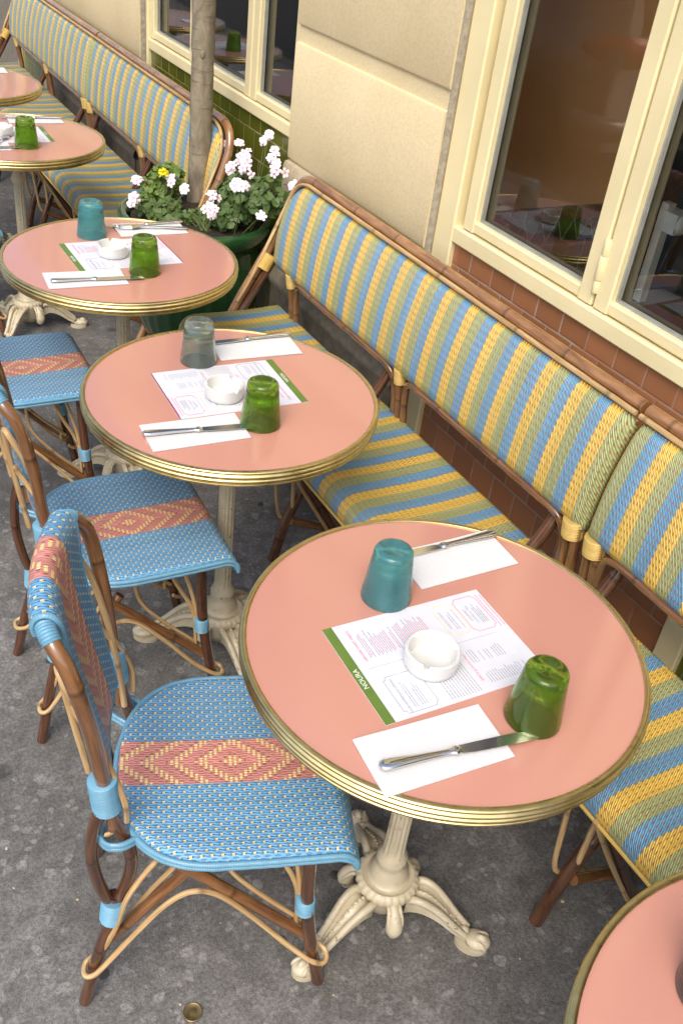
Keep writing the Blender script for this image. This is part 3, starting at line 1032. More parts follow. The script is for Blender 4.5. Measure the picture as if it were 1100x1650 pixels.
        # rear leg: split into a lens between two bindings
        b = MB()
        foot = catmull([(-.247, sg*.147, 0), (-.222, sg*.137, .12), (-.198, sg*.127, .22), (-.190, sg*.124, .285)], 5)
        b.tube(foot, .0118, 12)
        b.tube(catmull([(-.193, sg*.125, .25), (-.212, sg*.128, .32), (-.221, sg*.132, .40), (-.216, sg*.134, .47), (-.200, sg*.134, .54), (-.200, sg*.134, .585)], 5), .0105, 10)
        b.tube(catmull([(-.190, sg*.124, .25), (-.170, sg*.123, .32), (-.162, sg*.124, .38), (-.170, sg*.126, .44), (-.184, sg*.126, .49), (-.188, sg*.128, .53)], 5), .0110, 10)
        b.build('leg', MAT['bamboo_dark'], t)
        b = MB(); ring_wrap(b, [(-.194, sg*.128, .520), (-.199, sg*.132, .590)], .0215); b.build('binding', MAT['blue'], t)
        b = MB(); ring_wrap(b, [(-.196, sg*.127, .225), (-.191, sg*.126, .278)], .0200); b.build('binding', MAT['blue'], t)
        # front leg
        b = MB()
        fl = catmull([(.170, sg*.146, 0), (.146, sg*.140, .12), (.130, sg*.135, .24), (.124, sg*.132, .35), (.120, sg*.130, .452)], 5)
        b.tube(fl, .0122, 12); b.build('leg', MAT['bamboo_dark'], t)
        b = MB(); ring_wrap(b, [(.1285, sg*.133, .215), (.1265, sg*.133, .252)], .0165); b.build('binding', MAT['blue'], t)
        # stretchers: a bamboo pole from each leg up to the middle of the seat
        b = MB(); b.tube(catmull([(-.211, sg*.125, .145), (-.135, sg*.119, .245), (-.052, sg*.112, .352)], 5), .0105, 10); b.build('stretcher', MAT['bamboo'], t)
        b = MB(); b.tube(catmull([(.140, sg*.131, .130), (.030, sg*.124, .238), (-.086, sg*.120, .354)], 5), .0105, 10); b.build('stretcher', MAT['bamboo'], t)
        # thin canes
        b = MB()
        ring = [(-.206, sg*.118, .118), (-.222, sg*.118, .105), (-.242, sg*.130, .098), (-.243, sg*.153, .098), (-.226, sg*.158, .105), (-.195, sg*.148, .140), (-.15, sg*.139, .205), (-.105, sg*.135, .268), (-.065, sg*.134, .296), (-.020, sg*.135, .280), (.04, sg*.139, .212), (.105, sg*.147, .130), (.152, sg*.159, .090), (.174, sg*.156, .082), (.177, sg*.136, .084), (.158, sg*.122, .094), (.140, sg*.118, .108)]
        b.tube(catmull(ring, 5), .0050, 8); b.build('cane_ring', MAT['cane'], t)
        b = MB()
        b.tube(catmull([(.119, sg*.121, .135), (.117, sg*.120, .215), (.108, sg*.116, .275), (.075, sg*.102, .345), (.045, sg*.09, .425)], 5), .0048, 8)
        b.tube(catmull([(-.218, sg*.138, .13), (-.188, sg*.142, .22), (-.168, sg*.138, .30), (-.125, sg*.122, .365), (-.075, sg*.112, .415)], 5), .0048, 8)
        b.tube(catmull([(-.205, sg*.112, .14), (-.13, sg*.108, .27), (-.09, sg*.106, .335), (-.075, sg*.106, .38), (-.075, sg*.106, .44)], 5), .0046, 8)
        b.tube(catmull([(.132, sg*.114, .15), (.06, sg*.109, .225), (.005, sg*.107, .295), (-.015, sg*.106, .35), (-.018, sg*.106, .44)], 5), .0046, 8)
        b.build('cane_brace', MAT['cane'], t)
    b = MB()
    b.tube(catmull([(.122, -.122, .20), (.112, -.115, .30), (.09, -.06, .40), (.085, 0, .425), (.09, .06, .40), (.112, .115, .30), (.122, .122, .20)], 5), .0048, 8)
    b.build('cane_arch', MAT['cane'], t)
    return t

C1 = make_chair('nearest blue and pink woven chair, its woven backrest and both left legs in view', (.457, .912, 0), R(-20.5))
copy_tree(C1, (.508, 1.600, 0), R(-3), 'woven chair just behind the nearest one, at the table with the smoky glass')
copy_tree(C1, (.462, 2.370, 0), R(-1), 'blue chair cut by the left edge, its seat showing between two pink tables')
copy_tree(C1, (.468, 3.650, 0), R(-1), 'farthest blue chair, only a seat corner and one leg peeking in at the left edge')

# ------------------------------------------------------------------ benches
BL = 1.505
def make_bench(label, loc, sg, frames, posts):
    """sg = +1: rounded outer end towards +y"""
    t = thing('woven_bench', label, 'bench', loc, 0, 'striped woven benches along the cafe front')
    h = BL/2
    yo, yi = sg*h, -sg*h
    X = lambda x: x-loc[0]
    # seat
    prof = [(.992, .408), (.989, .425), (.994, .445), (1.008, .460), (1.030, .467), (1.07, .467), (1.15, .464), (1.25, .464), (1.318, .467), (1.334, .463), (1.340, .450)]
    pc = catmull([(x, 0, z) for x, z in prof], 4)
    L = np.concatenate([[0], np.cumsum(np.linalg.norm(np.diff(pc, axis=0), axis=1))])
    ys = np.concatenate([[-h, -h+.003, -h+.012], np.linspace(-h+.03, h-.03, 60), [h-.012, h-.003, h]])
    P = [[(X(p[0]), y, p[2]-.014*max(0, 1-(h-abs(y))/.014)**2) for y in ys] for p in pc]
    UV = [[(-y+.575, l) for y in ys] for l in L]
    b = MB(); b.grid(P, UV); b.build('seat', MAT['bench'], t, angle=80, solid=.014)
    b = MB()
    b.tube([(X(.9915), y, .404) for y in np.linspace(-h, h, 12)], .0040, 8)
    b.build('seat_trim', MAT['yellow'], t)
    # seat frame under the weave
    b = MB()
    for x, z in ((1.012, .425), (1.315, .430)):
        b.tube([(X(x), y, z) for y in np.linspace(-h+.01, h-.01, 10)], .013, 10)
    b.build('seat_rail', MAT['bamboo_dark'], t)
    # backrest panel
    cr = .105
    def ztop(y):
        e = (h-.012)-sg*y
        if e < cr: return .872-cr+math.sqrt(max(0, cr*cr-(cr-e)**2))
        e2 = (h-.002)+sg*y
        if e2 < .03: return .872-.03+math.sqrt(max(0, .03**2-(.03-e2)**2))
        return .872
    ys = np.concatenate([np.linspace(-h+.002, -h+.03, 6), np.linspace(-h+.05, h-.15, 50), np.linspace(h-.14, h-.012, 24)])*1.0
    if sg < 0: ys = -ys[::-1]
    ts = np.linspace(0, 1, 18)
    rows, uvs = [], []
    for y in ys:
        zt = ztop(y); zb = .612
        end = max(0, 1-((h-.004)-abs(y))/.022)
        row, ur = [], []
        # lap round the lower rail
        for (xx, zz) in ((1.332, zb+.022), (1.324, zb+.004), (1.308, zb-.003)):
            row.append((X(xx), y, zz)); ur.append((-y+.575, zz))
        for q in ts:
            z = zb+.012+(zt-zb-.012)*q
            x = 1.297+(z-zb)*.19-.010*math.sin(math.pi*q)+.020*end**2+.010*max(0, q-.93)/.07
            row.append((X(x), y, z)); ur.append((-y+.575, z))
        rows.append(row); uvs.append(ur)
    b = MB(); b.grid(rows, uvs, flip=False); b.build('back_panel', MAT['bench'], t, angle=80, solid=.009, offset=0)
    # top rail: bamboo with a paler cane in front, running down the outer end as a brace to the front foot
    def rail(dx, dz, dy):
        p = [(1.365+dx, yi-sg*(-.002), .884+dz)]+[(1.365+dx, y, .884+dz) for y in np.linspace(yi+sg*.15, yo-sg*.16, 6)]
        p += [(1.365+dx, yo-sg*(.085-dy), .882+dz), (1.363+dx, yo-sg*(.035-dy), .864+dz), (1.356+dx, yo-sg*(.006-dy), .826+dz), (1.340+dx, yo+sg*(.006+dy), .775+dz), (1.300+dx, yo+sg*(.010+dy), .680), (1.250+dx*.5, yo+sg*(.012+dy), .585), (1.165+dx*.5, yo+sg*(.014+dy), .43), (1.06+dx*.5, yo+sg*(.014+dy), .22), (.955+dx*.5, yo+sg*(.016+dy), .0)]
        return catmull([(X(a), y, z) for a, y, z in p], 6)
    b = MB(); b.tube(rail(.010, .004, .004), .0155, 12); b.build('top_rail', MAT['honey'], t)
    b = MB(); p = rail(-.014, -.002, -.010); b.tube(p[:-14], .0058, 8); b.build('cane_edge', MAT['cane'], t)
    b = MB(); b.tube(catmull([(X(1.312), yo-sg*.012, .64), (X(1.262), yo-sg*.006, .555), (X(1.19), yo-sg*.002, .43), (X(1.08), yo-sg*.002, .22), (X(.978), yo, .0)], 5), .0125, 10); b.build('brace', MAT['bamboo_dark'], t)
    b = MB(); ring_wrap(b, [(X(1.293), yo-sg*.002, .636), (X(1.268), yo-sg*.002, .592)], .0215, .004); b.build('binding', MAT['yellow'], t)
    # lower rail, posts and hoops
    b = MB(); b.tube([(X(1.318), y, .606) for y in np.linspace(-h+.02, h-.03, 12)], .0095, 10); b.build('lower_rail', MAT['bamboo_dark'], t)
    pp = sorted(posts)
    for y0, y1 in zip(pp[:-1], pp[1:]):
        a, c = y0+.026, y1-.026
        q = [(1.330, a, .458), (1.322, a, .53), (1.314, a+.012, .580), (1.308, a+.045, .599), (1.306, a+.10, .601), (1.306, (a+c)/2, .601), (1.306, c-.10, .601), (1.308, c-.045, .599), (1.314, c-.012, .580), (1.322, c, .53), (1.330, c, .458)]
        b = MB(); b.tube(catmull([(X(x), y, z) for x, y, z in q], 6), .0098, 10); b.build('hoop', MAT['bamboo'], t)
    for i, y in enumerate(pp):
        dbl = abs(y-yi) < .09
        for dy in ((-.0125, .0125) if dbl else (0,)):
            b = MB(); b.tube([(X(1.334), y+dy, .44), (X(1.322), y+dy, .53), (X(1.309), y+dy, .612)], .0122, 12)
            b.build('post', MAT['bamboo'], t)
        b = MB(); ring_wrap(b, [(X(1.317), y, .572), (X(1.3095), y, .617)], .0245 if dbl else .0165, .0042, 16); b.build('binding', MAT['yellow'], t)
    # leg frames: crossing poles, cane and low stretcher
    for y in frames:
        b = MB()
        b.tube(catmull([(X(1.02), y, 0), (X(1.055), y, .14), (X(1.12), y, .28), (X(1.25), y, .45), (X(1.345), y, .62), (X(1.388), y, .86)], 6), .0150, 12)
        b.build('leg', MAT['bamboo_dark'], t)
        b = MB(); b.tube(catmull([(X(1.008), y-.036, .425), (X(1.10), y-.036, .255), (X(1.245), y-.036, 0)], 6), .0150, 12)
        b.build('leg', MAT['bamboo_dark'], t)
        b = MB()
        b.tube(catmull([(X(1.058), y-.016, .142), (X(1.14), y-.018, .105), (X(1.23), y-.020, .062)], 5), .0115, 10)
        b.build('stretcher', MAT['bamboo'], t)
        b = MB()
        b.tube(catmull([(X(.998), y+.02, .43), (X(1.018), y+.02, .27), (X(1.032), y+.018, .165), (X(1.052), y+.012, .132), (X(1.12), y+.008, .098), (X(1.21), y+.004, .055)], 6), .0058, 8)
        b.tube(catmull([(X(1.046), y-.024, .43), (X(1.056), y-.012, .30), (X(1.066), y-.006, .165)], 6), .0062, 8)
        b.tube(catmull([(X(.988), y-.052, .41), (X(1.08), y-.052, .245), (X(1.215), y-.052, .02)], 6), .0055, 8)
        b.build('cane_brace', MAT['cane'], t)
    return t
PO = [.635, -.015, -.722]
F1y, F2y = 1.815, .302
make_bench('striped woven bench whose whole backrest shows, from rounded end to seam, under the large window', (1.2, F1y, 0), 1, [.055, -.655], PO)
make_bench('nearest striped bench, running off the right edge past the seam', (1.2, F2y, 0), -1, [.655, .330, -.5], [-y for y in PO])
make_bench('striped bench half hidden by the tree trunk and flower pot', (1.2, 3.832, 0), -1, [.655, -.055, -.55], [-y for y in PO])
make_bench('farthest striped bench, at the top left corner beyond the seam', (1.2, 5.350, 0), 1, [.055, -.655], PO)

# ------------------------------------------------------------------ tableware
ZTOP = .7403
def make_tumbler(label, mat, loc, hgt=.098, rb=.0415, rtop=.0305, rz=0.0):
    t = thing('glass_tumbler', label, 'glass', loc, rz, 'upturned coloured tumblers on the cafe tables')
    b = MB()
    th = .0032
    outer = [(rb-.001, .0006), (rb, .003), (rb-.0008, .012)]
    for k in np.linspace(.15, .90, 8): outer.append((rb+(rtop-rb)*k**1.05, hgt*k))
    outer += [(rtop+.0004, hgt*.945), (rtop-.0018, hgt*.98), (rtop-.006, hgt*.998), (rtop-.011, hgt), (rtop-.016, hgt-.0025), (rtop-.022, hgt-.0045), (.0001, hgt-.005)]
    inner = [(.0001, hgt-.019), (rtop-.012, hgt-.018), (rtop-.0055, hgt-.026)]
    for k in np.linspace(.70, .05, 6): inner.append((rb+(rtop-rb)*k**1.05-th, hgt*k))
    inner += [(rb-th, .003), (rb-th+.0008, .0006)]
    def wob(r, z, a): return r*(1+.008*math.sin(2*a+z*20)+.003*math.sin(5*a))
    b.lathe(outer+inner+[outer[0]], 48, mod=wob)
    b.build('body', mat, t, angle=70)
    return t

def make_ashtray(label, loc, rz):
    t = thing('ashtray', label, 'ashtray', loc, rz, 'round white ashtrays on the cafe tables')
    b = MB()
    prof = [(.0001, .0008), (.037, .0008), (.0395, .003), (.0412, .010), (.0418, .022), (.0415, .0305), (.0395, .0325), (.0365, .0318), (.0345, .028), (.0335, .016), (.031, .0085), (.025, .0065), (.0001, .006)]
    n = 96
    P = []
    for k in range(n):
        a = 2*math.pi*k/n
        dn = min(abs((a-c+math.pi) % (2*math.pi)-math.pi) for c in (0.4, 0.4+2*math.pi/3, .4+4*math.pi/3))
        cut = .0075*max(0, 1-(dn/.10)**2)**.5 if dn < .10 else 0
        P.append([(r*math.cos(a), r*math.sin(a), min(z, .0325-cut) if z > .024 else z) for r, z in prof])
    b.grid(P, [[(k/n, j*.1) for j in range(len(prof))] for k in range(n+1)], closed_u=True)
    b.build('dish', MAT['ceramic'], t, angle=40)
    return t

def make_napkin(label, loc, rz, seed=0):
    t = thing('paper_napkin', label, 'napkin', loc, rz, 'folded white paper napkins')
    r = random.Random(seed)
    b = MB()
    lift = [r.uniform(0, .002) for _ in range(4)]
    for layer, (z0, sh) in enumerate(((.0004, 0), (.0016, .0012))):
        nx, ny = 14, 9
        def zz(u, v):
            return z0+lift[0]*u*u*v+lift[1]*(1-u)**3*v+.0006*math.sin(5*u+layer)*v*(1-u)
        top = [[((u-.5)*.198+sh*v, (v-.5)*.098-sh*.5, zz(u, v)+.0010) for v in np.linspace(0, 1, ny)] for u in np.linspace(0, 1, nx)]
        bot = [[(p[0], p[1], p[2]-.0010) for p in row] for row in top]
        ring = lambda G: [G[i][0] for i in range(nx)]+[G[-1][j] for j in range(1, ny)]+[G[i][-1] for i in range(nx-2, -1, -1)]+[G[0][j] for j in range(ny-2, 0, -1)]
        b.grid(top, [[(p[0], p[1]) for p in row] for row in top])
        b.grid(bot, [[(p[0], p[1]) for p in row] for row in bot], flip=True)
        rt_, rb_ = ring(top), ring(bot)
        k = len(rt_)
        b.add(rt_+rb_, [[i, k+i, k+(i+1) % k, (i+1) % k] for i in range(k)], [[(0, 0)]*4]*k)
    b.build('sheet', MAT['napkin'], t, angle=40)
    return t

def loft(b, secs, n=16):
    P = []
    for (x, w, zc, hz, yo) in secs:
        P.append([(x, yo+w*math.copysign(abs(math.cos(a))**.8, math.cos(a)), zc+hz*math.copysign(abs(math.sin(a))**.8, math.sin(a))) for a in np.linspace(0, 2*math.pi, n, endpoint=False)])
    P = [r+[r[0]] for r in P]
    b.grid(P, [[(x, 0) for x in r] for r in [[k*.01 for k in range(n+1)]]*len(P)])
    for r, fl in ((P[0], True), (P[-1], False)):
        f = list(range(n)); f = f if not fl else f[::-1]
        b.add(r[:-1], [f], [[(0, 0)]*n])

def make_knife(label, loc, rz):
    t = thing('table_knife', label, 'knife', loc, rz, 'steel table knives on napkins')
    b = MB()
    hs = [(-.118, .002, .0046, .0015, 0), (-.1165, .0065, .0046, .0036, 0), (-.112, .0088, .0046, .0043, 0), (-.102, .0092, .0046, .0044, 0), (-.085, .0078, .0046, .0040, 0), (-.060, .0062, .0044, .0035, 0), (-.035, .0052, .0042, .0031, 0), (-.018, .0048, .0040, .0030, 0), (-.013, .0056, .0040, .0034, 0), (-.010, .0074, .0040, .0040, 0), (-.006, .0076, .0040, .0040, 0), (-.003, .006, .0040, .0032, 0), (.000, .0062, .0040, .0016, 0)]
    loft(b, hs)
    b.build('handle', MAT['steel'], t, angle=50)
    b = MB()
    xs = np.linspace(0, .117, 22)
    top = [(x, .0072+.0008*math.sin(x*20)) for x in xs[:-5]]+[(.094, .0070), (.102, .0055), (.109, .0025), (.115, -.0025), (.117, -.0062)]
    bot = [(.1165, -.0078), (.112, -.0086), (.09, -.0094), (.05, -.0088), (.015, -.0078), (0.0, -.0058)]
    poly = top+bot
    n = len(poly)
    V = [(x, y, .0034+.0009*(1 if y > 0 else .1)) for x, y in poly]+[(x, y, .0026) for x, y in poly]
    F = [list(range(n))[::-1], list(range(n, 2*n))]+[[i, (i+1) % n, n+(i+1) % n, n+i] for i in range(n)]
    b.add(V, F, [[(0, 0)]*len(f) for f in F])
    b.build('blade', MAT['steel'], t, angle=30)
    return t

def make_fork(label, loc, rz):
    t = thing('table_fork', label, 'fork', loc, rz, 'steel table forks')
    b = MB()
    hs = [(-.100, .002, .004, .001, 0), (-.098, .0085, .004, .0022, 0), (-.088, .0095, .004, .0024, 0), (-.06, .0060, .005, .0020, 0), (-.02, .0036, .0065, .0018, 0), (.015, .0034, .0085, .0017, 0), (.034, .0060, .0080, .0014, 0), (.045, .0110, .0058, .0012, 0), (.056, .0122, .0042, .0011, 0), (.060, .0122, .0040, .0010, 0)]
    loft(b, hs)
    b.build('handle', MAT['steel'], t, angle=50)
    b = MB()
    for y in (-.0102, -.0034, .0034, .0102):
        b.tube(catmull([(.058, y, .0040), (.075, y, .0034), (.09, y*.95, .0048), (.102, y*.9, .0090)], 4), [.0018]*12+[.0008], 6)
    b.build('tines', MAT['steel'], t)
    return t

def make_menu(label, loc, rz, edge=None):
    t = thing('menu_card', label, 'menu', loc, rz, 'printed drinks menus lying on the cafe tables')
    W, H = .105, .1485
    t.scale = (.96, .96, 1)
    b = MB(); b.box(-W, W, -H, H, 0, .0008); b.build('card', MAT['paper'], t, smooth=False)
    b = MB(); b.box(-W+.0002, W-.0002, H-.0168, H-.0002, .00082, .0011); b.build('green_band', MAT['bar'], t, smooth=False)
    if edge:
        b = MB(); b.box(-W+.0002, W-.0002, -H+.0002, -H+.003, .00082, .0011); b.build('edge_line', MAT['plum'], t, smooth=False)
    zt = .0012
    text_mesh('NOURA', .0118, MAT['white'], 'lettering', t, (-.012, H-.0088, .00125))
    def bt(s, size, mt, a, bb, al='CENTER'):
        text_mesh(s, size, MAT[mt], 'lettering', t, (a, H-bb, zt), align=al)
    bt('LEBANESE SWEET TREATS', .0062, 'pink', .053, .036)
    bt('SOFT DRINKS', .0062, 'pink', -.033, .112)
    bt('SPIRITS & COCKTAILS', .0062, 'pink', -.052, .186)
    bt('OUR HOMEMADE DRINKS', .0060, 'ink', -.062, .050)
    bt('GOURMET', .0064, 'ink', .053, .246)
    bt('COFFEE or TEA', .0064, 'ink', .053, .254)
    bt('OUR ICE CREAM', .0056, 'ink', .055, .202)
    # unreadably small print: ruled lines of ink
    r = random.Random(3)
    ink, pnk = 'ink', 'pink'
    def lines(a0, a1, b0, b1, step, mk, jitter=.35, w=.0006):
        y = b0
        mb = MB()
        while y < b1:
            if r.random() > .12:
                e = a1-(a1-a0)*jitter*r.random()
                c = (a0+e)/2; l = (e-a0)/2
                x = -l
                while x < l:
                    q = min(l, x+r.uniform(.003, .010))
                    mb.box(c+x, c+q-.0008, H-y-w, H-y+w, .00085, .0010)
                    x = q
            y += step
        mb.build('small_print', MAT[mk], t, smooth=False)
    lines(.022, .085, .046, .165, .0072, ink); lines(.026, .080, .0495, .165, .0072, pnk)
    lines(-.09, -.035, .060, .085, .0042, ink); lines(-.098, -.012, .120, .178, .0052, ink)
    lines(-.09, -.06, .198, .275, .0048, ink); lines(-.045, -.012, .194, .262, .0050, ink); lines(.03, .08, .212, .228, .0046, ink)
    lines(.03, .078, .262, .274, .0036, ink); lines(.012, .095, .286, .294, .0035, pnk, .2)
    def frame(mb, a0, a1, b0, b1, w=.0005, k=.006):
        pts = [(a0+k, b0), (a1-k, b0), (a1-k, b0+k*.6), (a1, b0+k), (a1, b1-k), (a1-k, b1-k*.6), (a1-k, b1), (a0+k, b1), (a0+k, b1-k*.6), (a0, b1-k), (a0, b0+k), (a0+k, b0+k*.6)]
        mb.tube([(a, H-q, .0012) for a, q in pts], w, 4, closed=True)
    f = MB(); frame(f, -.098, -.022, .038, .098); f.build('border', MAT['ink'], t, smooth=False)
    f = MB(); frame(f, .018, .090, .193, .232); f.build('border', MAT['gold'], t, smooth=False)
    f = MB(); frame(f, .014, .094, .236, .281); f.build('border', MAT['pink'], t, smooth=False)
    f = MB(); f.box(.0022, .0027, -H+.03, H-.03, .00085, .0010); f.build('fold_line', MAT['seal'], t, smooth=False)
    return t

def at(x, y, dz=0.0): return (x, y, ZTOP+dz)
# nearest whole table
m1 = make_menu('menu card with green band to the left, on the nearest whole table', at(.7135, .7725), R(88.2))
make_ashtray('white ashtray on the menu of the nearest whole table', at(.690, .752, .0013), R(80))
g = make_tumbler('deep teal tumbler on the nearest whole table', MAT['teal'], at(.7085, .910))
make_tumbler('dark green tumbler by the knife tip on the nearest whole table', MAT['green'], at(.7700, .607), rz=.8)
make_napkin('white napkin under the knife nearest the front, left side of the nearest whole table', at(.607, .6155), R(-4), 1)
make_napkin('white napkin beside the deep teal tumbler on the nearest whole table', at(.872, .949), R(-1), 2)
k1 = make_knife('knife with its blade tip beside the dark green tumbler, nearest the front', at(.6365, .5955, .0036), R(-9.3))
make_knife('knife on the napkin next to the deep teal tumbler', at(.862, .982, .0036), R(178))
# second table
make_menu('menu card with green band to the right and plum edge, second table', at(.742, 1.624), R(-92.5), True)
make_ashtray('white ashtray between the smoky tumbler and the bright green tumbler', at(.716, 1.590, .0013), R(20))
make_tumbler('pale smoky grey-green tumbler on the second table', MAT['smoke'], at(.7255, 1.758), rz=.5)
make_tumbler('bright green tumbler on the menu corner of the second table', MAT['green'], at(.7430, 1.466), rz=2.0)
make_napkin('white napkin left of the bright green tumbler on the second table', at(.606, 1.4745), R(-3), 3)
make_napkin('white napkin right of the pale smoky tumbler', at(.876, 1.783), R(-5), 4)
make_knife('knife pointing at the bright green tumbler on the second table', at(.6195, 1.471, .0036), R(-9))
make_knife('knife on the napkin right of the pale smoky tumbler', at(.866, 1.820, .0036), R(179))
# third table
make_menu('menu card with green band to the left, on the table by the flower pot', at(.760, 2.409), R(90.5), True)
make_ashtray('white ashtray between teal and green tumblers on the table by the flower pot', at(.735, 2.400, .0013), R(60))
make_tumbler('pale teal tumbler on the table by the flower pot', MAT['teal'], at(.7240, 2.556), rz=1.2)
make_tumbler('olive green tumbler on the table by the flower pot', MAT['green'], at(.7785, 2.268), rz=3.0)
make_napkin('white napkin at the left of the table by the flower pot', at(.618, 2.257), R(-4), 5)
make_napkin('white napkin under knife and fork nearest the flower pot', at(.900, 2.572), R(-2), 6)
make_knife('knife on the left napkin of the table by the flower pot', at(.646, 2.238, .0036), R(-6))
make_knife('knife lying beside a fork on the napkin nearest the flower pot', at(.893, 2.600, .0036), R(180))
make_fork('fork lying beside a knife on the napkin nearest the flower pot', at(.905, 2.566, .0036), R(168))
# fourth table
make_menu('menu card half out of view at the left edge, table beyond the flower pot', at(.727, 3.575), R(-91))
make_ashtray('white ashtray cut by the left edge, table beyond the flower pot', at(.705, 3.575, .0013), R(10))
make_tumbler('green tumbler on the far table at the left edge', MAT['green'], at(.757, 3.426), rz=4.0)
make_napkin('white napkin at the left edge beside the far green tumbler', at(.600, 3.436), R(-3), 7)
make_napkin('white napkin behind the far green tumbler', at(.868, 3.764), R(-3), 8)
make_knife('knife on the napkin at the left edge, pointing at the far green tumbler', at(.632, 3.402, .0036), R(2))
make_knife('knife on the napkin behind the far green tumbler', at(.862, 3.776, .0036), R(176))
make_fork('fork lying across the menu at the left edge', at(.678, 3.47, .0040), R(62))
# farthest and nearest tables
make_napkin('napkin corner on the farthest pink table', at(.845, 4.575), R(-3), 9)
make_menu('menu card on the table mirrored beside the tree trunk', at(.73, 5.26), R(-91))
make_tumbler('green tumbler on the table mirrored beside the tree trunk', MAT['green'], at(.745, 5.12))
make_napkin('white napkin on the table mirrored left of the tree trunk', at(.62, 5.95), R(-3), 10)
make_tumbler('dark grey tumbler cut by the right edge near the bottom corner', MAT['grey_glass'], at(.705, .205))

# ------------------------------------------------------------------ planter, tree and flowers
PX, PY = 1.212, 2.985
pot = thing('planter_pot', 'large glossy dark green fluted ceramic pot on a scrolled foot', 'planter', (PX, PY, 0))
b = MB()
def flt(r, z, a):
    return r+.0045*abs(math.sin(14*a)) if .17 < z < .55 and r > .1 else r
b.lathe([(.0001, .13), (.10, .14), (.135, .16), (.175, .20), (.205, .28), (.222, .38), (.226, .48), (.222, .545), (.228, .560), (.246, .575), (.259, .592), (.265, .610), (.267, .624), (.263, .634), (.253, .640), (.242, .637), (.233, .622), (.227, .605), (.222, .57)], 112, mod=flt)
b.build('bowl', MAT['glaze'], pot, angle=60)
b = MB()
b.lathe([(.0001, .0005), (.150, .0005), (.158, .012), (.156, .03), (.140, .045), (.118, .06), (.108, .085), (.112, .11), (.126, .128), (.10, .142), (.0001, .142)], 80, mod=lambda r, z, a: r+.006*max(0, math.sin(9*a)) if .03 < z < .12 and r > .1 else r)
for k in range(9):
    a = 2*math.pi*k/9
    b.ell((.148*math.cos(a), .148*math.sin(a), .038), (.016, .02, .012), 10, 7, a)
b.build('foot', MAT['glaze'], pot, angle=60)
b = MB()
P = []
for i, r in enumerate(np.linspace(.001, .2235, 12)):
    P.append([(r*math.cos(a), r*math.sin(a), .604+.012*rng.random()) for a in np.linspace(0, 2*math.pi, 40, endpoint=False)])
P = [row+[row[0]] for row in P]
b.grid(P, [[(p[0], p[1]) for p in row] for row in P])
b.build('soil', MAT['soil'], pot)

tree = thing('young_tree', 'slim grey barked tree trunk rising from the green flower pot', 'tree', (1.296, 3.180, .60))
b = MB()
path = catmull([(0, 0, 0), (.000, -.004, .25), (.004, .004, .6), (-.003, .002, 1.0), (.0, .0, 1.5), (.01, 0, 2.1)], 14)
rad = []
for i, p in enumerate(path):
    z = p[2]
    rad.append(.0385-.001*min(1, z/1.2)+.006*math.exp(-z/.05)+.0012*math.sin(z*23)+.001*math.sin(z*61)+.004*math.exp(-((z-.18)/.03)**2)*0.6+.003*math.exp(-((z-.52)/.02)**2))
b.tube(path, rad, 20)
for (z, a) in ((.17, 3.6), (.36, 2.7), (.50, 4.4), (.80, 3.2)):
    b.ell((.031*math.cos(a), .031*math.sin(a), z), (.0085, .0085, .016), 10, 7)
b.build('trunk', MAT['bark'], tree, angle=70)
b = MB()
for k in range(6):
    a = k*1.05+.3
    b.tube(catmull([(.005, 0, 1.75+.05*k), (.15*math.cos(a)-.05, .15*math.sin(a), 2.05+.05*k), (.42*math.cos(a)-.2, .42*math.sin(a), 2.35+.08*k)], 5), np.linspace(.014, .005, 11), 8)
b.build('limb', MAT['bark'], tree)

def leaf_fan(b, c, r, nrm, n=7):
    """a rounded scalloped leaf, slightly cupped"""
    nrm = np.array(nrm, float); nrm /= np.linalg.norm(nrm)
    e = np.cross(nrm, [.3, .5, .8]); e /= np.linalg.norm(e); f = np.cross(nrm, e)
    a0 = rng.random()*6.28
    V = [np.array(c)-nrm*r*.22]
    for k in range(n*2):
        a = a0+.5+(2*math.pi-.7)*k/(n*2-1)
        rr = r*(1.0 if k % 2 else .86)
        V.append(np.array(c)+e*rr*math.cos(a)+f*rr*math.sin(a)+nrm*r*.10*math.sin(3*a))
    F = [[0, k, k+1] for k in range(1, n*2)]
    b.add(V, F, [[(.5, 0), (0, 1), (1, 1)]]*len(F))

b = MB()
for k in range(900):
    while True:
        p = np.array([rng.uniform(-1, 1) for _ in range(3)])
        if p@p < 1: break
    c = np.array([-.2, 0, 2.55])+p*np.array([.62, .8, .55])
    leaf_fan(b, c, rng.uniform(.025, .045), (rng.uniform(-1, 1), rng.uniform(-1, 1), rng.uniform(.1, 1)), 3)
b.build('crown', MAT['leaf2'], tree, smooth=False)

def foliage(parent, base, clumps, count, mat, rl=(.009, .019)):
    count = int(count*1.45)
    lv, stm = MB(), MB()
    for k in range(count):
        cx, cy, cz, rx, ry, rz_ = clumps[k % len(clumps)]
        while True:
            p = np.array([rng.uniform(-1, 1) for _ in range(3)])
            if .25 < p@p < 1: break
        c = np.array([cx, cy, cz])+p*np.array([rx, ry, rz_])-np.array(base)
        if math.hypot(cx+p[0]*rx-1.212, cy+p[1]*ry-2.985) > .205 and cz+p[2]*rz_ < .71: continue
        n = np.array([p[0]*.7-.25, p[1]*.7-.25, .55+.5*p[2]])+np.array([rng.uniform(-.5, .5) for _ in range(3)])
        leaf_fan(lv, c, rng.uniform(*rl), n, 6)
        if k % 4 == 0:
            s = np.array([rng.uniform(-.02, .02), rng.uniform(-.02, .02), .0])
            stm.tube(catmull([s, (s+c)*.5+np.array([rng.uniform(-.015, .015), rng.uniform(-.015, .015), .02]), c], 3), .0014, 5, cap=False)
    lv.build('foliage', mat, parent, angle=60)
    stm.build('stems', MAT['stem'], parent)

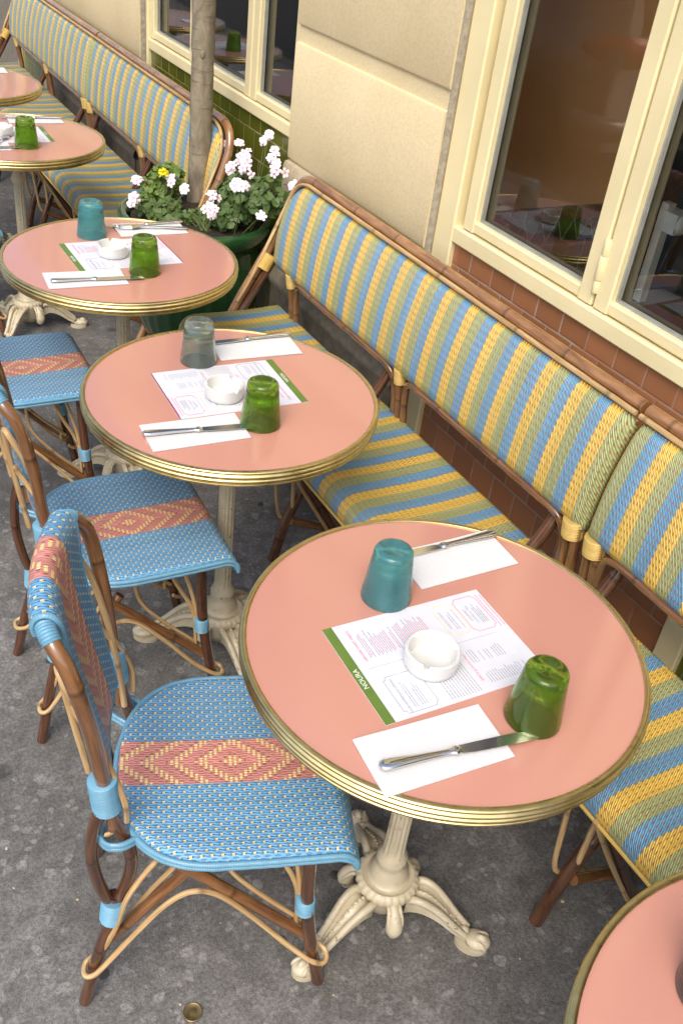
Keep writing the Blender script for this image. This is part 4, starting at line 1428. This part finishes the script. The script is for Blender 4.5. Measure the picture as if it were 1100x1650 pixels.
def flower(b, c, nrm, r):
    """five-petalled geranium flower"""
    nrm = np.array(nrm, float); nrm /= np.linalg.norm(nrm)
    e = np.cross(nrm, [.2, .9, .4]); e /= np.linalg.norm(e); f = np.cross(nrm, e)
    a0 = rng.random()*6.28
    for k in range(5):
        a = a0+k*2*math.pi/5+rng.uniform(-.12, .12)
        d = e*math.cos(a)+f*math.sin(a); s = -e*math.sin(a)+f*math.cos(a)
        prof = [(.08, .05, 0), (.38, .26, .06), (.70, .36, .12), (.92, .27, .10), (1.02, .10, .04)]
        rows, uv = [], []
        for (l, w, h) in prof:
            rows.append([np.array(c)+d*l*r+s*w*r*q+nrm*(h*r*(1-.6*q*q)) for q in (-1, -.4, .4, 1)]); uv.append([(q, l) for q in (-1, -.4, .4, 1)])
        b.grid(rows, uv)

def flower_head(parent, base, c, n, spread, mat='petal', r=(.0135, .0170), stem=True):
    b = MB()
    c = np.array(c)-np.array(base)
    spread *= (1.2 if n > 6 else 1.0) if n > 4 else .55; n = max(4, int(n*.85))
    for k in range(n):
        d = np.array([rng.gauss(-.3, .55), rng.gauss(-.35, .55), rng.gauss(.55, .35)])
        d /= np.linalg.norm(d)
        flower(b, c+d*spread*rng.uniform(.6, 1.0), d+np.array([-.25, -.35, .2]), rng.uniform(*r))
    b.build('flower_head', MAT[mat], parent, angle=60)
    if stem:
        s = MB()
        b0 = c*np.array([.35, .35, 0])
        s.tube(catmull([b0, b0*.5+c*.5+np.array([.01, .0, .015]), c], 5), .0018, 6)
        s.build('flower_stem', MAT['stem'], parent)

SZ = .612
def plant(label, base, clumps, count, heads, name='geranium_plant', mat='leaf', **kw):
    t = thing(name, label, 'plant', base, 0, 'flowering plants in the green pot')
    foliage(t, base, clumps, count, MAT[mat], **kw)
    for h in heads: flower_head(t, base, *h)
    return t
plant('tall pink flowering geranium at the back right of the pot, against the wall', (1.33, 2.90, SZ),
      [(1.36, 2.92, .72, .06, .10, .08), (1.35, 2.80, .72, .07, .08, .08), (1.37, 2.74, .76, .05, .06, .09), (1.34, 2.99, .68, .05, .08, .05)], 210,
      [((1.385, 3.17, .775), 9, .030), ((1.39, 3.07, .815), 9, .032), ((1.385, 2.97, .805), 9, .032), ((1.375, 3.20, .715), 6, .026), ((1.34, 2.985, .775), 9, .028), ((1.35, 2.90, .790), 9, .030), ((1.385, 3.02, .790), 8, .030), ((1.38, 3.12, .800), 7, .028), ((1.395, 2.87, .895), 3, .018), ((1.395, 2.84, .925), 3, .016), ((1.39, 2.78, .890), 4, .022), ((1.38, 2.72, .845), 8, .028), ((1.385, 2.76, .865), 6, .026), ((1.385, 2.62, .83), 4, .024)])
plant('pink and white geranium at the front right rim of the pot', (1.29, 2.86, SZ),
      [(1.31, 2.86, .67, .06, .06, .05), (1.34, 2.85, .70, .05, .07, .06), (1.27, 2.86, .65, .05, .04, .03)], 120,
      [((1.245, 2.715, .800), 9, .030), ((1.330, 2.72, .70), 5, .020), ((1.30, 2.83, .765), 7, .026)])
plant('low geranium with white blooms at the middle front rim below the trunk', (1.20, 2.88, SZ),
      [(1.20, 2.95, .636, .05, .05, .022), (1.15, 2.95, .636, .05, .04, .018), (1.24, 2.90, .640, .04, .04, .025)], 70,
      [((1.238, 2.915, .70), 7, .026), ((1.182, 2.795, .690), 8, .030), ((1.212, 2.86, .665), 4, .018)])
plant('sprawling geranium at the left rim of the pot with white blooms and bare stems', (1.08, 3.02, SZ),
      [(1.10, 3.00, .632, .06, .06, .020), (1.13, 3.07, .645, .06, .05, .03), (1.05, 3.02, .640, .05, .05, .018)], 80,
      [((1.150, 3.045, .715), 8, .026), ((1.000, 3.020, .685), 5, .022), ((.985, 2.985, .675), 4, .018), ((1.052, 3.13, .70), 5, .02), ((1.175, 3.00, .705), 6, .022)])
plant('pale green pansy plant with one yellow flower at the left of the trunk', (1.13, 3.11, SZ),
      [(1.14, 3.14, .69, .07, .06, .06), (1.18, 3.16, .69, .05, .05, .06), (1.10, 3.12, .66, .05, .05, .04)], 170,
      [((1.112, 3.045, .752), 3, .012, 'yellow_petal', (.017, .020))], 'pansy_plant', 'leaf2', rl=(.009, .017))

# ------------------------------------------------------------------ parked car in the street (seen mirrored in the window)
car = thing('parked_car', 'silver grey hatchback with red tail lamps, seen mirrored in the large window', 'car', (-3.05, 5.25, -.14), 0)
def car_sec(y, sc=1.0):
    w, zr = .86, 1.45
    side = [(-w*.92, .22), (-w, .42), (-w*1.0, .70), (-w*.97, .92), (-w*.84, 1.12), (-w*.70, 1.36), (-w*.55, zr)]
    return side+[(0, zr+.03)]+[(-x, z) for x, z in side[::-1]]
b = MB()
secs = []
# y: rear at 0, front at 3.9
for (y, k, zc) in ((.02, .90, .92), (.0, .97, .96), (.12, 1.0, 1.0), (.5, 1.0, 1.0), (1.4, 1.0, 1.02), (2.3, 1.0, 1.0), (2.75, 1.0, .80), (3.3, .98, .66), (3.8, .92, .60), (3.92, .80, .56)):
    row = []
    for (x, z) in car_sec(y):
        zz = .22+(z-.22)*zc if z > .75 else z
        yy = y+(max(0, z-.92)*.55 if y < .3 else 0)
        row.append((x*k, yy, zz))
    row.append(row[0]); secs.append(row)
b.grid(secs, [[(p[1], p[2]) for p in r] for r in secs], flip=True)
b.add(secs[0][:-1], [list(range(len(secs[0])-1))[::-1]], [[(0, 0)]*(len(secs[0])-1)])
b.add(secs[-1][:-1], [list(range(len(secs[0])-1))], [[(0, 0)]*(len(secs[0])-1)])
b.build('body', MAT['car'], car, angle=50)
b = MB(); b.grid([[(-.55, .105, 1.0), (-.46, .27, 1.34)], [(0, .085, 1.0), (0, .25, 1.36)], [(.55, .105, 1.0), (.46, .27, 1.34)]], [[(0, 0)]*2]*3); b.build('rear_window', MAT['car_glass'], car, solid=.02)
for sg in (-1, 1):
    b = MB()
    b.grid([[(sg*.36, -.035, .82), (sg*.36, -.035, .97)], [(sg*.62, -.030, .80), (sg*.62, -.030, 1.0)], [(sg*.80, .03, .80), (sg*.80, .03, 1.0)], [(sg*.875, .16, .82), (sg*.87, .16, .99)], [(sg*.88, .34, .86), (sg*.87, .34, .95)]], [[(0, 0)]*2]*5)
    b.build('tail_lamp', MAT['red'], car, solid=.02)
    for yy in (.75, 3.2):
        b = MB(); b.lathe([(.0001, -.09), (.24, -.09), (.30, -.06), (.31, 0), (.30, .08), (.22, .10), (.0001, .08)], 32)
        o = b.build('wheel', MAT['tyre'], car); o.location = (sg*.80, yy, .315); o.rotation_euler = (0, sg*math.pi/2, 0)
b = MB(); b.box(-.27, .27, -.040, -.030, .60, .72); b.build('number_plate', MAT['plate'], car, smooth=False)
b = MB(); b.box(-.27, -.235, -.043, -.0405, .602, .718); b.box(.235, .27, -.043, -.0405, .602, .718); b.build('plate_band', MAT['plate_blue'], car, smooth=False)
text_mesh('107-SD', .115, MAT['black'], 'lettering', car, (.02, -.042, .660), rot=(math.pi/2, 0, 0), extrude=.001)
b = MB()
b.tube([(.062*math.cos(a), -.045, .90+.062*math.sin(a)) for a in np.linspace(0, 2*math.pi, 28, endpoint=False)], .006, 8, closed=True)
b.tube([(-.028, -.045, .952), (0, -.045, .906), (.028, -.045, .952)], .005, 6)
b.tube([(-.054, -.045, .925), (-.026, -.045, .852), (0, -.045, .894), (.026, -.045, .852), (.054, -.045, .925)], .005, 6)
b.build('emblem', MAT['chrome'], car)
b = MB(); b.box(-.80, .80, -.075, -.045, .455, .475); b.build('bumper_strip', MAT['chrome'], car, smooth=False)
b = MB(); b.tube(catmull([(-.86, .25, .40), (-.82, .02, .40), (-.6, -.05, .40), (0, -.07, .40), (.6, -.05, .40), (.82, .02, .40), (.86, .25, .40)], 5), .10, 10, flat=.9); b.build('bumper', MAT['car'], car)
